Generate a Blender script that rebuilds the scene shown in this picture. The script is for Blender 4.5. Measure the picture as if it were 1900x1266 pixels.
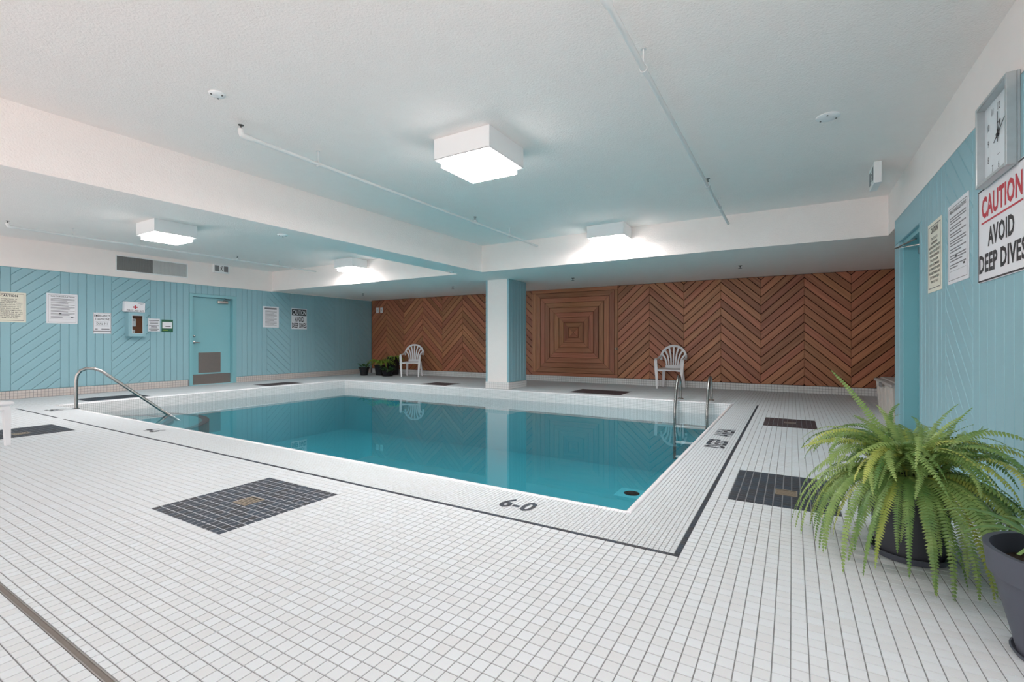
import bpy, math, random
import numpy as np
from mathutils import Vector, Matrix

random.seed(7)
rng = np.random.default_rng(7)
PI = math.pi
scene = bpy.context.scene
COL = scene.collection
for o in list(bpy.data.objects):
    bpy.data.objects.remove(o)

# ------------------------------------------------------------------ camera
FPX = 877.83
YAW, PITCH = 0.5353, 0.001
cam_d = bpy.data.cameras.new('camera')
cam_d.sensor_width = 36.0
cam_d.sensor_fit = 'HORIZONTAL'
cam_d.lens = FPX / 1900.0 * 36.0
cam_d.clip_start = 0.05
cam_d.clip_end = 100
cam = bpy.data.objects.new('camera', cam_d)
COL.objects.link(cam)
cam.location = (0, 0, 1.0)
cam.rotation_euler = (PI / 2 + PITCH, 0, YAW)
scene.camera = cam

# ------------------------------------------------------------------ world, daylight, exposure
WORLD_COLOR = (1.0, 0.925, 0.905)
WORLD_STRENGTH = 2.85
LAMP_STRENGTH = 98.0
EXPOSURE = 0.2
world = bpy.data.worlds.new('overcast_sky')
scene.world = world
world.use_nodes = True
bg = world.node_tree.nodes['Background']
bg.inputs[0].default_value = (*WORLD_COLOR, 1)
bg.inputs[1].default_value = WORLD_STRENGTH
scene.view_settings.view_transform = 'Standard'
scene.view_settings.look = 'None'
scene.view_settings.gamma = 1
scene.view_settings.use_curve_mapping = False
scene.view_settings.exposure = EXPOSURE
scene.cycles.use_denoising = True
scene.cycles.max_bounces = 20
scene.cycles.diffuse_bounces = 16
scene.cycles.transparent_max_bounces = 12
scene.cycles.caustics_reflective = False
scene.cycles.caustics_refractive = False

# ------------------------------------------------------------------ room measures (metres)
XL, XR, YB = -11.631, 1.016, 10.783       # blue left wall, blue right wall, wooden back wall
YN, XE = -3.2, 3.0                       # window wall behind the camera, end of the alcove
ZC, ZS = 2.8075, 2.311                    # main ceiling, soffit underside
YS = 7.397                                # soffit front
BX0, BX1 = -5.61, -5.05                   # dropped beam
BASE = 0.141                              # tiled base height
PX0, PX1, PY0, PY1 = -9.906, -0.856, 2.758, 8.283   # pool inner edges
GX, GY, TP = -0.456, 2.283, 0.05          # floor tile grid
WATER = -0.19
ZBL, ZBR = 2.295, 2.388                   # top of blue panelling left / right
YW = 6.96                                 # end of the right wall

def portal(name, loc, rot, sx, sy):
    l = bpy.data.lights.new(name, 'AREA')
    l.shape = 'RECTANGLE'; l.size = sx; l.size_y = sy
    l.cycles.is_portal = True
    o = bpy.data.objects.new(name, l); COL.objects.link(o)
    o.location = loc; o.rotation_euler = rot
    return o
WINDOWS_NEAR = [(-11.2, -8.35), (-8.05, -5.2), (-4.9, -2.05), (-1.75, 0.75)]
WZ0, WZ1 = 0.1, 2.7
WINDOW_LEFT = (-2.9, 0.5)
FILL_WINDOW_RIGHT = (-2.9, 1.6)  # unseen window added so daylight from this side brightens the left wall
for a, b in WINDOWS_NEAR:
    portal('window_daylight', ((a + b) / 2, YN - 0.16, (WZ0 + WZ1) / 2), (PI / 2, 0, 0), b - a, WZ1 - WZ0)
portal('window_daylight', (XL - 0.16, sum(WINDOW_LEFT) / 2, (WZ0 + WZ1) / 2), (PI / 2, 0, -PI / 2), WINDOW_LEFT[1] - WINDOW_LEFT[0], WZ1 - WZ0)

portal('window_daylight', (XR + 0.36, sum(FILL_WINDOW_RIGHT) / 2, (WZ0 + WZ1) / 2), (PI / 2, 0, PI / 2), FILL_WINDOW_RIGHT[1] - FILL_WINDOW_RIGHT[0], WZ1 - WZ0)  # portal for the added right-hand window

# ------------------------------------------------------------------ materials
def lin(r, g, b):
    f = lambda c: (c / 255 / 12.92) if c / 255 <= 0.04045 else ((c / 255 + 0.055) / 1.055) ** 2.4
    return (f(r), f(g), f(b), 1.0)

class N:
    def __init__(self, name):
        self.m = bpy.data.materials.new(name); self.m.use_nodes = True
        self.t = self.m.node_tree; self.p = self.t.nodes['Principled BSDF']
    def n(self, typ, **kw):
        x = self.t.nodes.new(typ)
        for k, v in kw.items(): setattr(x, k, v)
        return x
    def l(self, a, b): self.t.links.new(a, b)
    def set(self, **kw):
        for k, v in kw.items(): self.p.inputs[k.replace('_', ' ')].default_value = v
        return self

def plain(name, col, rough=0.5, metal=0.0, noise=0.06, nscale=8.0, bump=0.0, bscale=60.0, spec=0.5, coat=0.0):
    """a procedural surface: base colour with a little uneven tone and optional fine relief"""
    M = N(name)
    M.set(Roughness=rough, Metallic=metal)
    M.p.inputs['Specular IOR Level'].default_value = spec
    if coat: M.p.inputs['Coat Weight'].default_value = coat
    g = M.n('ShaderNodeNewGeometry')
    nz = M.n('ShaderNodeTexNoise'); nz.inputs['Scale'].default_value = nscale; nz.inputs['Detail'].default_value = 3
    M.l(g.outputs['Position'], nz.inputs['Vector'])
    mx = M.n('ShaderNodeMix', data_type='RGBA')
    mx.inputs[6].default_value = tuple(c * (1 - noise) for c in col[:3]) + (1,)
    mx.inputs[7].default_value = tuple(min(1, c * (1 + noise)) for c in col[:3]) + (1,)
    M.l(nz.outputs['Fac'], mx.inputs[0]); M.l(mx.outputs[2], M.p.inputs['Base Color'])
    if bump:
        b = M.n('ShaderNodeTexNoise'); b.inputs['Scale'].default_value = bscale; b.inputs['Detail'].default_value = 4
        M.l(g.outputs['Position'], b.inputs['Vector'])
        bp = M.n('ShaderNodeBump'); bp.inputs['Strength'].default_value = bump; bp.inputs['Distance'].default_value = 0.01
        M.l(b.outputs['Fac'], bp.inputs['Height']); M.l(bp.outputs['Normal'], M.p.inputs['Normal'])
    return M.m

def tile_mat(name, col, pitch, ox, oy, oz=0.0, var=0.05, rough=0.6, tint=0.015):
    """glazed tile: tone drawn once for each tile from its place in the grid"""
    M = N(name); M.set(Roughness=rough)
    M.p.inputs['Specular IOR Level'].default_value = 0.22
    g = M.n('ShaderNodeNewGeometry')
    s = M.n('ShaderNodeVectorMath', operation='SUBTRACT'); s.inputs[1].default_value = (ox, oy, oz)
    d = M.n('ShaderNodeVectorMath', operation='SCALE'); d.inputs[3].default_value = 1 / pitch
    f = M.n('ShaderNodeVectorMath', operation='FLOOR')
    w = M.n('ShaderNodeTexWhiteNoise')
    M.l(g.outputs['Position'], s.inputs[0]); M.l(s.outputs[0], d.inputs[0]); M.l(d.outputs[0], f.inputs[0]); M.l(f.outputs[0], w.inputs['Vector'])
    sp = M.n('ShaderNodeTexNoise'); sp.inputs['Scale'].default_value = 300; sp.inputs['Detail'].default_value = 2
    M.l(g.outputs['Position'], sp.inputs['Vector'])
    mx = M.n('ShaderNodeMix', data_type='RGBA')
    mx.inputs[6].default_value = tuple(c * (1 - var) for c in col[:3]) + (1,)
    mx.inputs[7].default_value = (col[0] * (1 + var) - tint, col[1] * (1 + var), col[2] * (1 + var) + tint, 1)
    M.l(w.outputs['Value'], mx.inputs[0])
    m2 = M.n('ShaderNodeMix', data_type='RGBA', blend_type='MULTIPLY'); m2.inputs[0].default_value = 0.12
    M.l(mx.outputs[2], m2.inputs[6]); M.l(sp.outputs['Color'], m2.inputs[7])
    M.l(m2.outputs[2], M.p.inputs['Base Color'])
    return M.m

def grid_mat(name, col, grout, pitch, rough=0.35, line=0.09):
    """small mosaic too fine to build: a square grid in the two in-plane directions with recessed joints"""
    M = N(name); M.set(Roughness=rough)
    g = M.n('ShaderNodeNewGeometry')
    d = M.n('ShaderNodeVectorMath', operation='SCALE'); d.inputs[3].default_value = 1 / pitch
    a = M.n('ShaderNodeVectorMath', operation='ADD'); a.inputs[1].default_value = (0.37, 0.41, 0.0)
    fr = M.n('ShaderNodeVectorMath', operation='FRACTION')
    M.l(g.outputs['Position'], d.inputs[0]); M.l(d.outputs[0], a.inputs[0]); M.l(a.outputs[0], fr.inputs[0])
    sx = M.n('ShaderNodeSeparateXYZ'); M.l(fr.outputs[0], sx.inputs[0])
    nm = M.n('ShaderNodeVectorMath', operation='ABSOLUTE'); M.l(g.outputs['True Normal'], nm.inputs[0])
    sn = M.n('ShaderNodeSeparateXYZ'); M.l(nm.outputs[0], sn.inputs[0])
    tot = None
    for i in range(3):
        lt = M.n('ShaderNodeMath', operation='LESS_THAN'); lt.inputs[1].default_value = line
        M.l(sx.outputs[i], lt.inputs[0])
        ok = M.n('ShaderNodeMath', operation='LESS_THAN'); ok.inputs[1].default_value = 0.5
        M.l(sn.outputs[i], ok.inputs[0])
        mu = M.n('ShaderNodeMath', operation='MULTIPLY'); M.l(lt.outputs[0], mu.inputs[0]); M.l(ok.outputs[0], mu.inputs[1])
        if tot is None: tot = mu
        else:
            ma = M.n('ShaderNodeMath', operation='MAXIMUM'); M.l(tot.outputs[0], ma.inputs[0]); M.l(mu.outputs[0], ma.inputs[1]); tot = ma
    mx = M.n('ShaderNodeMix', data_type='RGBA'); mx.inputs[6].default_value = col; mx.inputs[7].default_value = grout
    M.l(tot.outputs[0], mx.inputs[0]); M.l(mx.outputs[2], M.p.inputs['Base Color'])
    return M.m

def wood_mat(name, dark, mid, light):
    """planks: grain runs along the plank's own X axis, tone differs from plank to plank"""
    M = N(name); M.set(Roughness=0.42)
    M.p.inputs['Specular IOR Level'].default_value = 0.4
    tc = M.n('ShaderNodeTexCoord'); oi = M.n('ShaderNodeObjectInfo')
    ad = M.n('ShaderNodeVectorMath', operation='ADD')
    cx = M.n('ShaderNodeCombineXYZ')
    ml = M.n('ShaderNodeMath', operation='MULTIPLY'); ml.inputs[1].default_value = 40
    M.l(oi.outputs['Random'], ml.inputs[0]); M.l(ml.outputs[0], cx.inputs[0]); M.l(ml.outputs[0], cx.inputs[2])
    M.l(tc.outputs['Object'], ad.inputs[0]); M.l(cx.outputs[0], ad.inputs[1])
    mp = M.n('ShaderNodeMapping'); mp.inputs['Scale'].default_value = (1.4, 34, 34)
    M.l(ad.outputs[0], mp.inputs['Vector'])
    nz = M.n('ShaderNodeTexNoise'); nz.inputs['Scale'].default_value = 1.0; nz.inputs['Detail'].default_value = 5; nz.inputs['Distortion'].default_value = 0.6
    M.l(mp.outputs[0], nz.inputs['Vector'])
    rp = M.n('ShaderNodeValToRGB')
    rp.color_ramp.elements[0].position = 0.25; rp.color_ramp.elements[0].color = dark
    rp.color_ramp.elements[1].position = 0.8; rp.color_ramp.elements[1].color = light
    e = rp.color_ramp.elements.new(0.5); e.color = mid
    M.l(nz.outputs['Fac'], rp.inputs[0])
    hv = M.n('ShaderNodeHueSaturation')
    mr = M.n('ShaderNodeMapRange'); mr.inputs[3].default_value = 0.78; mr.inputs[4].default_value = 1.18
    M.l(oi.outputs['Random'], mr.inputs[0]); M.l(mr.outputs[0], hv.inputs['Value'])
    m3 = M.n('ShaderNodeMath', operation='MULTIPLY'); m3.inputs[1].default_value = 17.3
    fr = M.n('ShaderNodeMath', operation='FRACT'); M.l(oi.outputs['Random'], m3.inputs[0]); M.l(m3.outputs[0], fr.inputs[0])
    mh = M.n('ShaderNodeMapRange'); mh.inputs[3].default_value = 0.492; mh.inputs[4].default_value = 0.51
    M.l(fr.outputs[0], mh.inputs[0]); M.l(mh.outputs[0], hv.inputs['Hue'])
    M.l(rp.outputs[0], hv.inputs['Color']); M.l(hv.outputs[0], M.p.inputs['Base Color'])
    bp = M.n('ShaderNodeBump'); bp.inputs['Strength'].default_value = 0.12; bp.inputs['Distance'].default_value = 0.003
    M.l(nz.outputs['Fac'], bp.inputs['Height']); M.l(bp.outputs[0], M.p.inputs['Normal'])
    return M.m

def leaf_mat(name, c1, c2):
    M = N(name); M.set(Roughness=0.5)
    oi = M.n('ShaderNodeObjectInfo')
    g = M.n('ShaderNodeNewGeometry'); nz = M.n('ShaderNodeTexNoise'); nz.inputs['Scale'].default_value = 14
    M.l(g.outputs['Position'], nz.inputs['Vector'])
    av = M.n('ShaderNodeMath', operation='MULTIPLY_ADD'); av.inputs[1].default_value = 0.7
    sb = M.n('ShaderNodeMath', operation='MULTIPLY_ADD'); sb.inputs[1].default_value = 0.9; sb.inputs[2].default_value = -0.3
    M.l(nz.outputs['Fac'], sb.inputs[0]); M.l(oi.outputs['Random'], av.inputs[0]); M.l(sb.outputs[0], av.inputs[2])
    mx = M.n('ShaderNodeMix', data_type='RGBA'); mx.inputs[6].default_value = c1; mx.inputs[7].default_value = c2
    M.l(av.outputs[0], mx.inputs[0]); M.l(mx.outputs[2], M.p.inputs['Base Color'])
    tr = M.n('ShaderNodeBsdfTranslucent'); M.l(mx.outputs[2], tr.inputs[0])
    ms = M.n('ShaderNodeMixShader'); ms.inputs[0].default_value = 0.3
    out = M.t.nodes['Material Output']
    M.l(M.p.outputs[0], ms.inputs[1]); M.l(tr.outputs[0], ms.inputs[2]); M.l(ms.outputs[0], out.inputs[0])
    return M.m

def emit_mat(name, col, strength):
    M = N(name); M.set(Base_Color=(0.9, 0.9, 0.9, 1), Roughness=0.3)
    M.p.inputs['Emission Strength'].default_value = strength
    # prismatic diffuser: the flat bottom gives most of the light, its upright sides little
    g = M.n('ShaderNodeNewGeometry'); sp = M.n('ShaderNodeSeparateXYZ'); M.l(g.outputs['True Normal'], sp.inputs[0])
    mr = M.n('ShaderNodeMapRange'); mr.inputs[1].default_value = 0.0; mr.inputs[2].default_value = -1.0; mr.inputs[3].default_value = 0.12; mr.inputs[4].default_value = 1.0
    M.l(sp.outputs[2], mr.inputs[0])
    mx = M.n('ShaderNodeMix', data_type='RGBA'); mx.inputs[6].default_value = (0, 0, 0, 1); mx.inputs[7].default_value = (*col, 1)
    M.l(mr.outputs[0], mx.inputs[0]); M.l(mx.outputs[2], M.p.inputs['Emission Color'])
    return M.m

def pane_mat(name, tint=(1, 1, 1), refl=0.06):
    M = N(name); M.t.nodes.remove(M.p)
    tr = M.n('ShaderNodeBsdfTransparent'); tr.inputs[0].default_value = (*tint, 1)
    gl = M.n('ShaderNodeBsdfGlossy'); gl.inputs['Roughness'].default_value = 0.02
    ms = M.n('ShaderNodeMixShader'); ms.inputs[0].default_value = refl
    M.l(tr.outputs[0], ms.inputs[1]); M.l(gl.outputs[0], ms.inputs[2]); M.l(ms.outputs[0], M.t.nodes['Material Output'].inputs[0])
    return M.m

def water_mat():
    M = N('water'); M.t.nodes.remove(M.p)
    out = M.t.nodes['Material Output']
    g = M.n('ShaderNodeNewGeometry')
    nz = M.n('ShaderNodeTexNoise'); nz.inputs['Scale'].default_value = 2.2; nz.inputs['Detail'].default_value = 2
    M.l(g.outputs['Position'], nz.inputs['Vector'])
    bp = M.n('ShaderNodeBump'); bp.inputs['Strength'].default_value = 0.03; bp.inputs['Distance'].default_value = 0.02
    M.l(nz.outputs['Fac'], bp.inputs['Height'])
    # Schlick reflectance of a water surface, the same from above and below
    lw = M.n('ShaderNodeLayerWeight'); lw.inputs['Blend'].default_value = 0.5
    M.l(bp.outputs[0], lw.inputs['Normal'])
    p5 = M.n('ShaderNodeMath', operation='POWER'); p5.inputs[1].default_value = 5.0; M.l(lw.outputs['Facing'], p5.inputs[0])
    fr = M.n('ShaderNodeMath', operation='MULTIPLY_ADD'); fr.inputs[1].default_value = 0.98; fr.inputs[2].default_value = 0.02; M.l(p5.outputs[0], fr.inputs[0])
    tr = M.n('ShaderNodeBsdfTransparent'); tr.inputs[0].default_value = (0.96, 0.99, 1.0, 1)
    gl = M.n('ShaderNodeBsdfGlossy'); gl.inputs['Roughness'].default_value = 0.015
    M.l(bp.outputs[0], gl.inputs['Normal'])
    ms = M.n('ShaderNodeMixShader')
    M.l(fr.outputs[0], ms.inputs[0]); M.l(tr.outputs[0], ms.inputs[1]); M.l(gl.outputs[0], ms.inputs[2])
    M.l(ms.outputs[0], out.inputs['Surface'])
    ab = M.n('ShaderNodeVolumeAbsorption'); ab.inputs['Color'].default_value = WATER_COLOR; ab.inputs['Density'].default_value = WATER_DENSITY
    M.l(ab.outputs[0], out.inputs['Volume'])
    return M.m
WATER_COLOR = (0.35, 0.8, 0.86, 1)
WATER_DENSITY = 0.16

MT = dict(
    tile=tile_mat('white_floor_tile', lin(203, 208, 210), TP, GX, GY, var=0.035),
    coping=tile_mat('white_mosaic_tile', lin(203, 208, 210), TP / 2, GX, GY, var=0.04),
    bull=tile_mat('white_bullnose_tile', lin(236, 236, 238), TP / 2, GX, GY, var=0.03, rough=0.2),
    grout=plain('grey_grout', lin(128, 130, 131), 0.9, noise=0.12, nscale=3),
    dark=tile_mat('charcoal_tile', lin(58, 60, 64), TP, GX, GY, var=0.18, rough=0.65),
    maroon=tile_mat('brown_tile', lin(74, 60, 58), TP, GX, GY, var=0.2, rough=0.65),
    lgrout=plain('pale_lime_grout', lin(176, 180, 186), 0.9, noise=0.3, nscale=9),
    basetile=tile_mat('beige_base_tile', lin(205, 196, 190), TP, XL, GY, 0.0, var=0.04),
    basewhite=tile_mat('white_base_tile', lin(222, 222, 220), TP, GX, GY, 0.0, var=0.04),
    mosaic=grid_mat('pool_edge_mosaic', lin(228, 228, 228), lin(120, 125, 128), 0.0262),
    plaster=plain('pool_plaster', lin(74, 178, 190), 0.7, noise=0.03, nscale=2),
    steppool=plain('teal_step_mosaic', lin(48, 112, 120), 0.7),
    palepool=plain('pale_pool_plaster', lin(96, 196, 208), 0.7),
    dgrout=plain('dull_drain_grout', lin(112, 114, 118), 0.9, noise=0.2, nscale=9),
    ceiling=plain('stippled_ceiling', lin(248, 239, 235), 0.9, noise=0.02, bump=0.5, bscale=75, spec=0.2),
    white=plain('white_wall_paint', lin(246, 237, 233), 0.75, noise=0.02, bump=0.12, bscale=120, spec=0.25),
    stucco=plain('white_stucco', lin(246, 237, 233), 0.85, noise=0.02, bump=0.6, bscale=110, spec=0.2),
    blue=plain('sky_blue_paint', lin(140, 180, 190), 0.45, noise=0.03, nscale=2.5, bump=0.04, bscale=50),
    bluegap=plain('sky_blue_paint_in_joint', lin(140, 180, 190), 0.6, noise=0.03, nscale=2.5),
    door=plain('teal_door_paint', lin(126, 180, 188), 0.4, noise=0.025, nscale=3),
    wood=wood_mat('stained_cedar', lin(142, 90, 64), lin(168, 109, 79), lin(184, 124, 92)),
    woodgap=plain('dark_wood_joint', lin(34, 16, 11), 0.9, spec=0.1),
    steel=plain('brushed_steel', lin(158, 157, 155), 0.26, 1.0, noise=0.05, nscale=30),
    kick=plain('dull_steel_plate', lin(120, 114, 110), 0.45, 0.4, noise=0.08, nscale=20),
    brass=plain('aged_brass', lin(150, 138, 122), 0.5, 0.5, noise=0.25, nscale=120),
    alu=plain('aluminium_joint_strip', lin(150, 147, 144), 0.4, 0.7, noise=0.1, nscale=15),
    darkjoint=plain('brown_joint_filler', lin(112, 106, 100), 0.8, noise=0.15, nscale=20),
    plastic=plain('white_plastic', lin(226, 226, 228), 0.35, noise=0.02),
    metalwhite=plain('white_enamel', lin(238, 238, 238), 0.4, noise=0.01),
    binbody=plain('grey_beige_plastic', lin(186, 182, 176), 0.5, noise=0.03),
    binlid=plain('grey_plastic_lid', lin(160, 156, 152), 0.5, noise=0.03),
    pot=plain('black_plastic_pot', lin(58, 60, 68), 0.55, noise=0.12, nscale=12),
    potgrey=plain('grey_plastic_pot', lin(74, 78, 89), 0.55, noise=0.1, nscale=14),
    potblack=plain('jet_black_pot', lin(24, 25, 29), 0.45, noise=0.1),
    soil=plain('potting_soil', lin(58, 44, 34), 0.95, noise=0.4, nscale=60, bump=0.8, bscale=150),
    fern=leaf_mat('fern_leaf', lin(84, 124, 64), lin(160, 182, 104)),
    fernyel=leaf_mat('yellowing_fern_leaf', lin(150, 168, 76), lin(196, 200, 110)),
    fernfar=leaf_mat('fern_leaf_lime', lin(110, 150, 54), lin(166, 194, 84)),
    leaf=leaf_mat('dark_green_leaf', lin(46, 92, 54), lin(84, 130, 76)),
    strap=leaf_mat('strap_leaf', lin(84, 124, 66), lin(140, 168, 104)),
    signcream=plain('cream_sign_board', lin(226, 222, 206), 0.5, noise=0.02),
    signwhite=plain('white_sign_board', lin(228, 228, 232), 0.45, noise=0.02),
    ink=plain('black_print', lin(36, 36, 40), 0.6),
    inkgrey=plain('grey_print', lin(120, 118, 122), 0.6),
    inkred=plain('red_print', lin(188, 52, 66), 0.6),
    green=plain('dark_green_print', lin(24, 92, 66), 0.5),
    purple=plain('grey_line_print', lin(96, 88, 92), 0.6),
    slot=plain('black_void', lin(10, 10, 12), 0.9),
    ventdark=plain('dark_vent_grey', lin(122, 122, 122), 0.6),
    ventlight=plain('pale_vent_grey', lin(190, 190, 190), 0.6),
    clockframe=plain('silver_clock_frame', lin(190, 196, 198), 0.35, 0.6, noise=0.1, nscale=25),
    clockface=plain('pale_clock_face', lin(222, 228, 232), 0.5, noise=0.01),
    brown=plain('varnished_box_inside', lin(132, 74, 40), 0.5, noise=0.2, nscale=10),
    casewhite=plain('white_case', lin(232, 232, 236), 0.4, noise=0.02),
    sprinkler=plain('dark_sprinkler_metal', lin(96, 94, 92), 0.45, 0.6),
    pipewhite=plain('white_pipe_paint', lin(222, 222, 221), 0.55, noise=0.02),
    glass=pane_mat('clear_glass'),
    cabglass=pane_mat('cabinet_glass', (0.95, 0.97, 0.97), 0.05),
    lens=emit_mat('lit_acrylic_diffuser', (1.0, 0.93, 0.91), LAMP_STRENGTH),
    exitdark=plain('dark_exit_panel', lin(120, 120, 122), 0.5),
    screen=plain('pale_pictogram', lin(240, 240, 240), 0.5),
    water=water_mat(),
)

# ------------------------------------------------------------------ mesh helpers
class MB:
    def __init__(self): self.v = []; self.f = []; self.mi = []; self.cut = []
    def add(self, vs, fs, mi=0):
        k = len(self.v); self.v += [tuple(x) for x in vs]; self.f += [tuple(i + k for i in f) for f in fs]; self.mi += [mi] * len(fs)
        return self
    def box(self, x0, x1, y0, y1, z0, z1, mi=0):
        vs = [(x0, y0, z0), (x1, y0, z0), (x1, y1, z0), (x0, y1, z0), (x0, y0, z1), (x1, y0, z1), (x1, y1, z1), (x0, y1, z1)]
        return self.add(vs, [(0, 3, 2, 1), (4, 5, 6, 7), (0, 1, 5, 4), (1, 2, 6, 5), (2, 3, 7, 6), (3, 0, 4, 7)], mi)
    def bbox(self, x0, x1, y0, y1, z0, z1, b=0.006, mi=0):
        """box with chamfered edges"""
        b = min(b, (x1 - x0) / 2.01, (y1 - y0) / 2.01, (z1 - z0) / 2.01)
        pts = []
        import itertools
        idx = {}
        for sx, sy, sz in itertools.product((0, 1), repeat=3):
            X = (x0, x1)[sx]; Y = (y0, y1)[sy]; Z = (z0, z1)[sz]
            dx = b if sx == 0 else -b; dy = b if sy == 0 else -b; dz = b if sz == 0 else -b
            idx[(sx, sy, sz, 'x')] = len(pts); pts.append((X, Y + dy, Z + dz))
            idx[(sx, sy, sz, 'y')] = len(pts); pts.append((X + dx, Y, Z + dz))
            idx[(sx, sy, sz, 'z')] = len(pts); pts.append((X + dx, Y + dy, Z))
        F = []
        for s in (0, 1):
            F.append([idx[(s, a, c, 'x')] for a, c in ((0, 0), (1, 0), (1, 1), (0, 1))])
            F.append([idx[(a, s, c, 'y')] for a, c in ((0, 0), (1, 0), (1, 1), (0, 1))])
            F.append([idx[(a, c, s, 'z')] for a, c in ((0, 0), (1, 0), (1, 1), (0, 1))])
        for s in (0, 1):
            for t in (0, 1):
                F.append([idx[(s, t, 0, 'x')], idx[(s, t, 1, 'x')], idx[(s, t, 1, 'y')], idx[(s, t, 0, 'y')]])
                F.append([idx[(s, 0, t, 'x')], idx[(s, 1, t, 'x')], idx[(s, 1, t, 'z')], idx[(s, 0, t, 'z')]])
                F.append([idx[(0, s, t, 'y')], idx[(1, s, t, 'y')], idx[(1, s, t, 'z')], idx[(0, s, t, 'z')]])
        for c in itertools.product((0, 1), repeat=3): F.append([idx[c + ('x',)], idx[c + ('y',)], idx[c + ('z',)]])
        return self.add(pts, F, mi)
    def tube(self, pts, r, seg=10, mi=0, cap=True):
        pts = [Vector(p) for p in pts]; n = len(pts)
        rs = r if isinstance(r, (list, tuple)) else [r] * n
        up = None; rings = []
        for i, p in enumerate(pts):
            t = (pts[min(i + 1, n - 1)] - pts[max(i - 1, 0)]).normalized()
            if up is None:
                up = Vector((0, 0, 1)) if abs(t.z) < 0.9 else Vector((1, 0, 0))
            s = t.cross(up).normalized(); up = s.cross(t).normalized()
            rings.append([p + (s * math.cos(2 * PI * k / seg) + up * math.sin(2 * PI * k / seg)) * rs[i] for k in range(seg)])
        vs = [v for rg in rings for v in rg]; fs = []
        for i in range(n - 1):
            for k in range(seg):
                a = i * seg + k; b = i * seg + (k + 1) % seg
                fs.append((a, b, b + seg, a + seg))
        if cap: fs.append(tuple(range(seg - 1, -1, -1))); fs.append(tuple((n - 1) * seg + k for k in range(seg)))
        return self.add(vs, fs, mi)
    def lathe(self, prof, c=(0, 0, 0), seg=24, mi=0, axis='z'):
        vs = []; fs = []
        for r, z in prof:
            for k in range(seg):
                a = 2 * PI * k / seg
                p = (r * math.cos(a), r * math.sin(a), z)
                if axis == 'y': p = (p[0], p[2], p[1])
                if axis == 'x': p = (p[2], p[0], p[1])
                vs.append((p[0] + c[0], p[1] + c[1], p[2] + c[2]))
        for i in range(len(prof) - 1):
            for k in range(seg):
                a = i * seg + k; b = i * seg + (k + 1) % seg
                fs.append((a, b, b + seg, a + seg))
        return self.add(vs, fs, mi)
    def sweep(self, pts, w, t, side, mi=0):
        """flat bar: path, width along the side vector, thickness across it"""
        pts = [Vector(p) for p in pts]; n = len(pts); vs = []; fs = []
        for i, p in enumerate(pts):
            tg = (pts[min(i + 1, n - 1)] - pts[max(i - 1, 0)]).normalized()
            sd = Vector(side[i] if isinstance(side, list) else side)
            sd = (sd - tg * sd.dot(tg)).normalized(); nn = tg.cross(sd).normalized()
            ww = (w[i] if isinstance(w, (list, tuple)) else w) / 2; tt = (t[i] if isinstance(t, (list, tuple)) else t) / 2
            vs += [p + sd * ww + nn * tt, p - sd * ww + nn * tt, p - sd * ww - nn * tt, p + sd * ww - nn * tt]
        for i in range(n - 1):
            for k in range(4):
                a = i * 4 + k; b = i * 4 + (k + 1) % 4
                fs.append((a, b, b + 4, a + 4))
        fs += [(3, 2, 1, 0), tuple((n - 1) * 4 + k for k in range(4))]
        return self.add(vs, fs, mi)
    def prism(self, poly, z0, z1, mi=0):
        n = len(poly)
        vs = [(x, y, z0) for x, y in poly] + [(x, y, z1) for x, y in poly]
        fs = [tuple(range(n - 1, -1, -1)), tuple(range(n, 2 * n))] + [(i, (i + 1) % n, n + (i + 1) % n, n + i) for i in range(n)]
        return self.add(vs, fs, mi)
    def mesh(self, name, mats, smooth=False):
        me = bpy.data.meshes.new(name); me.from_pydata(self.v, [], self.f)
        for m in (mats if isinstance(mats, (list, tuple)) else [mats]): me.materials.append(MT[m] if isinstance(m, str) else m)
        if any(self.mi): me.polygons.foreach_set('material_index', self.mi)
        me.update()
        import bmesh
        bm = bmesh.new(); bm.from_mesh(me); bmesh.ops.recalc_face_normals(bm, faces=bm.faces); bm.to_mesh(me); bm.free()
        if smooth:
            me.polygons.foreach_set('use_smooth', [True] * len(me.polygons))
            try: me.set_sharp_from_angle(angle=math.radians(42))
            except Exception: pass
        return me
    def obj(self, name, mats, parent=None, smooth=False, matrix=None):
        o = bpy.data.objects.new(name, self.mesh(name, mats, smooth)); COL.objects.link(o)
        if parent: o.parent = parent
        if matrix is not None: o.matrix_local = matrix
        return o

def tag(o, label, cat, group=None):
    o['label'] = label; o['category'] = cat
    if group: o['group'] = group
    return o
def thing(name, label, cat, loc=(0, 0, 0), rotz=0.0, group=None, matrix=None):
    o = bpy.data.objects.new(name, None); COL.objects.link(o); o.empty_display_size = 0.1
    if matrix is not None: o.matrix_world = matrix
    else: o.location = loc; o.rotation_euler = (0, 0, rotz)
    return tag(o, label, cat, group)
def struct(o, label=None, cat=None):
    o['kind'] = 'structure'
    if label: o['label'] = label
    if cat: o['category'] = cat
    return o
def stuff(o): o['kind'] = 'stuff'; return o
def frame(origin, u, v):
    u = Vector(u).normalized(); v = Vector(v).normalized(); n = u.cross(v)
    m = Matrix.Identity(4)
    for i in range(3): m[i][0] = u[i]; m[i][1] = v[i]; m[i][2] = n[i]; m[i][3] = origin[i]
    return m
# wall frames: x to the viewer's right, y up, z out of the wall
FL = frame((XL, 0, 0), (0, 1, 0), (0, 0, 1))        # left wall, x = Y
FB = frame((0, YB, 0), (1, 0, 0), (0, 0, 1))        # back wall, x = X
FR = frame((XR, 0, 0), (0, -1, 0), (0, 0, 1))       # right wall, x = -Y
FC = None

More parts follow.
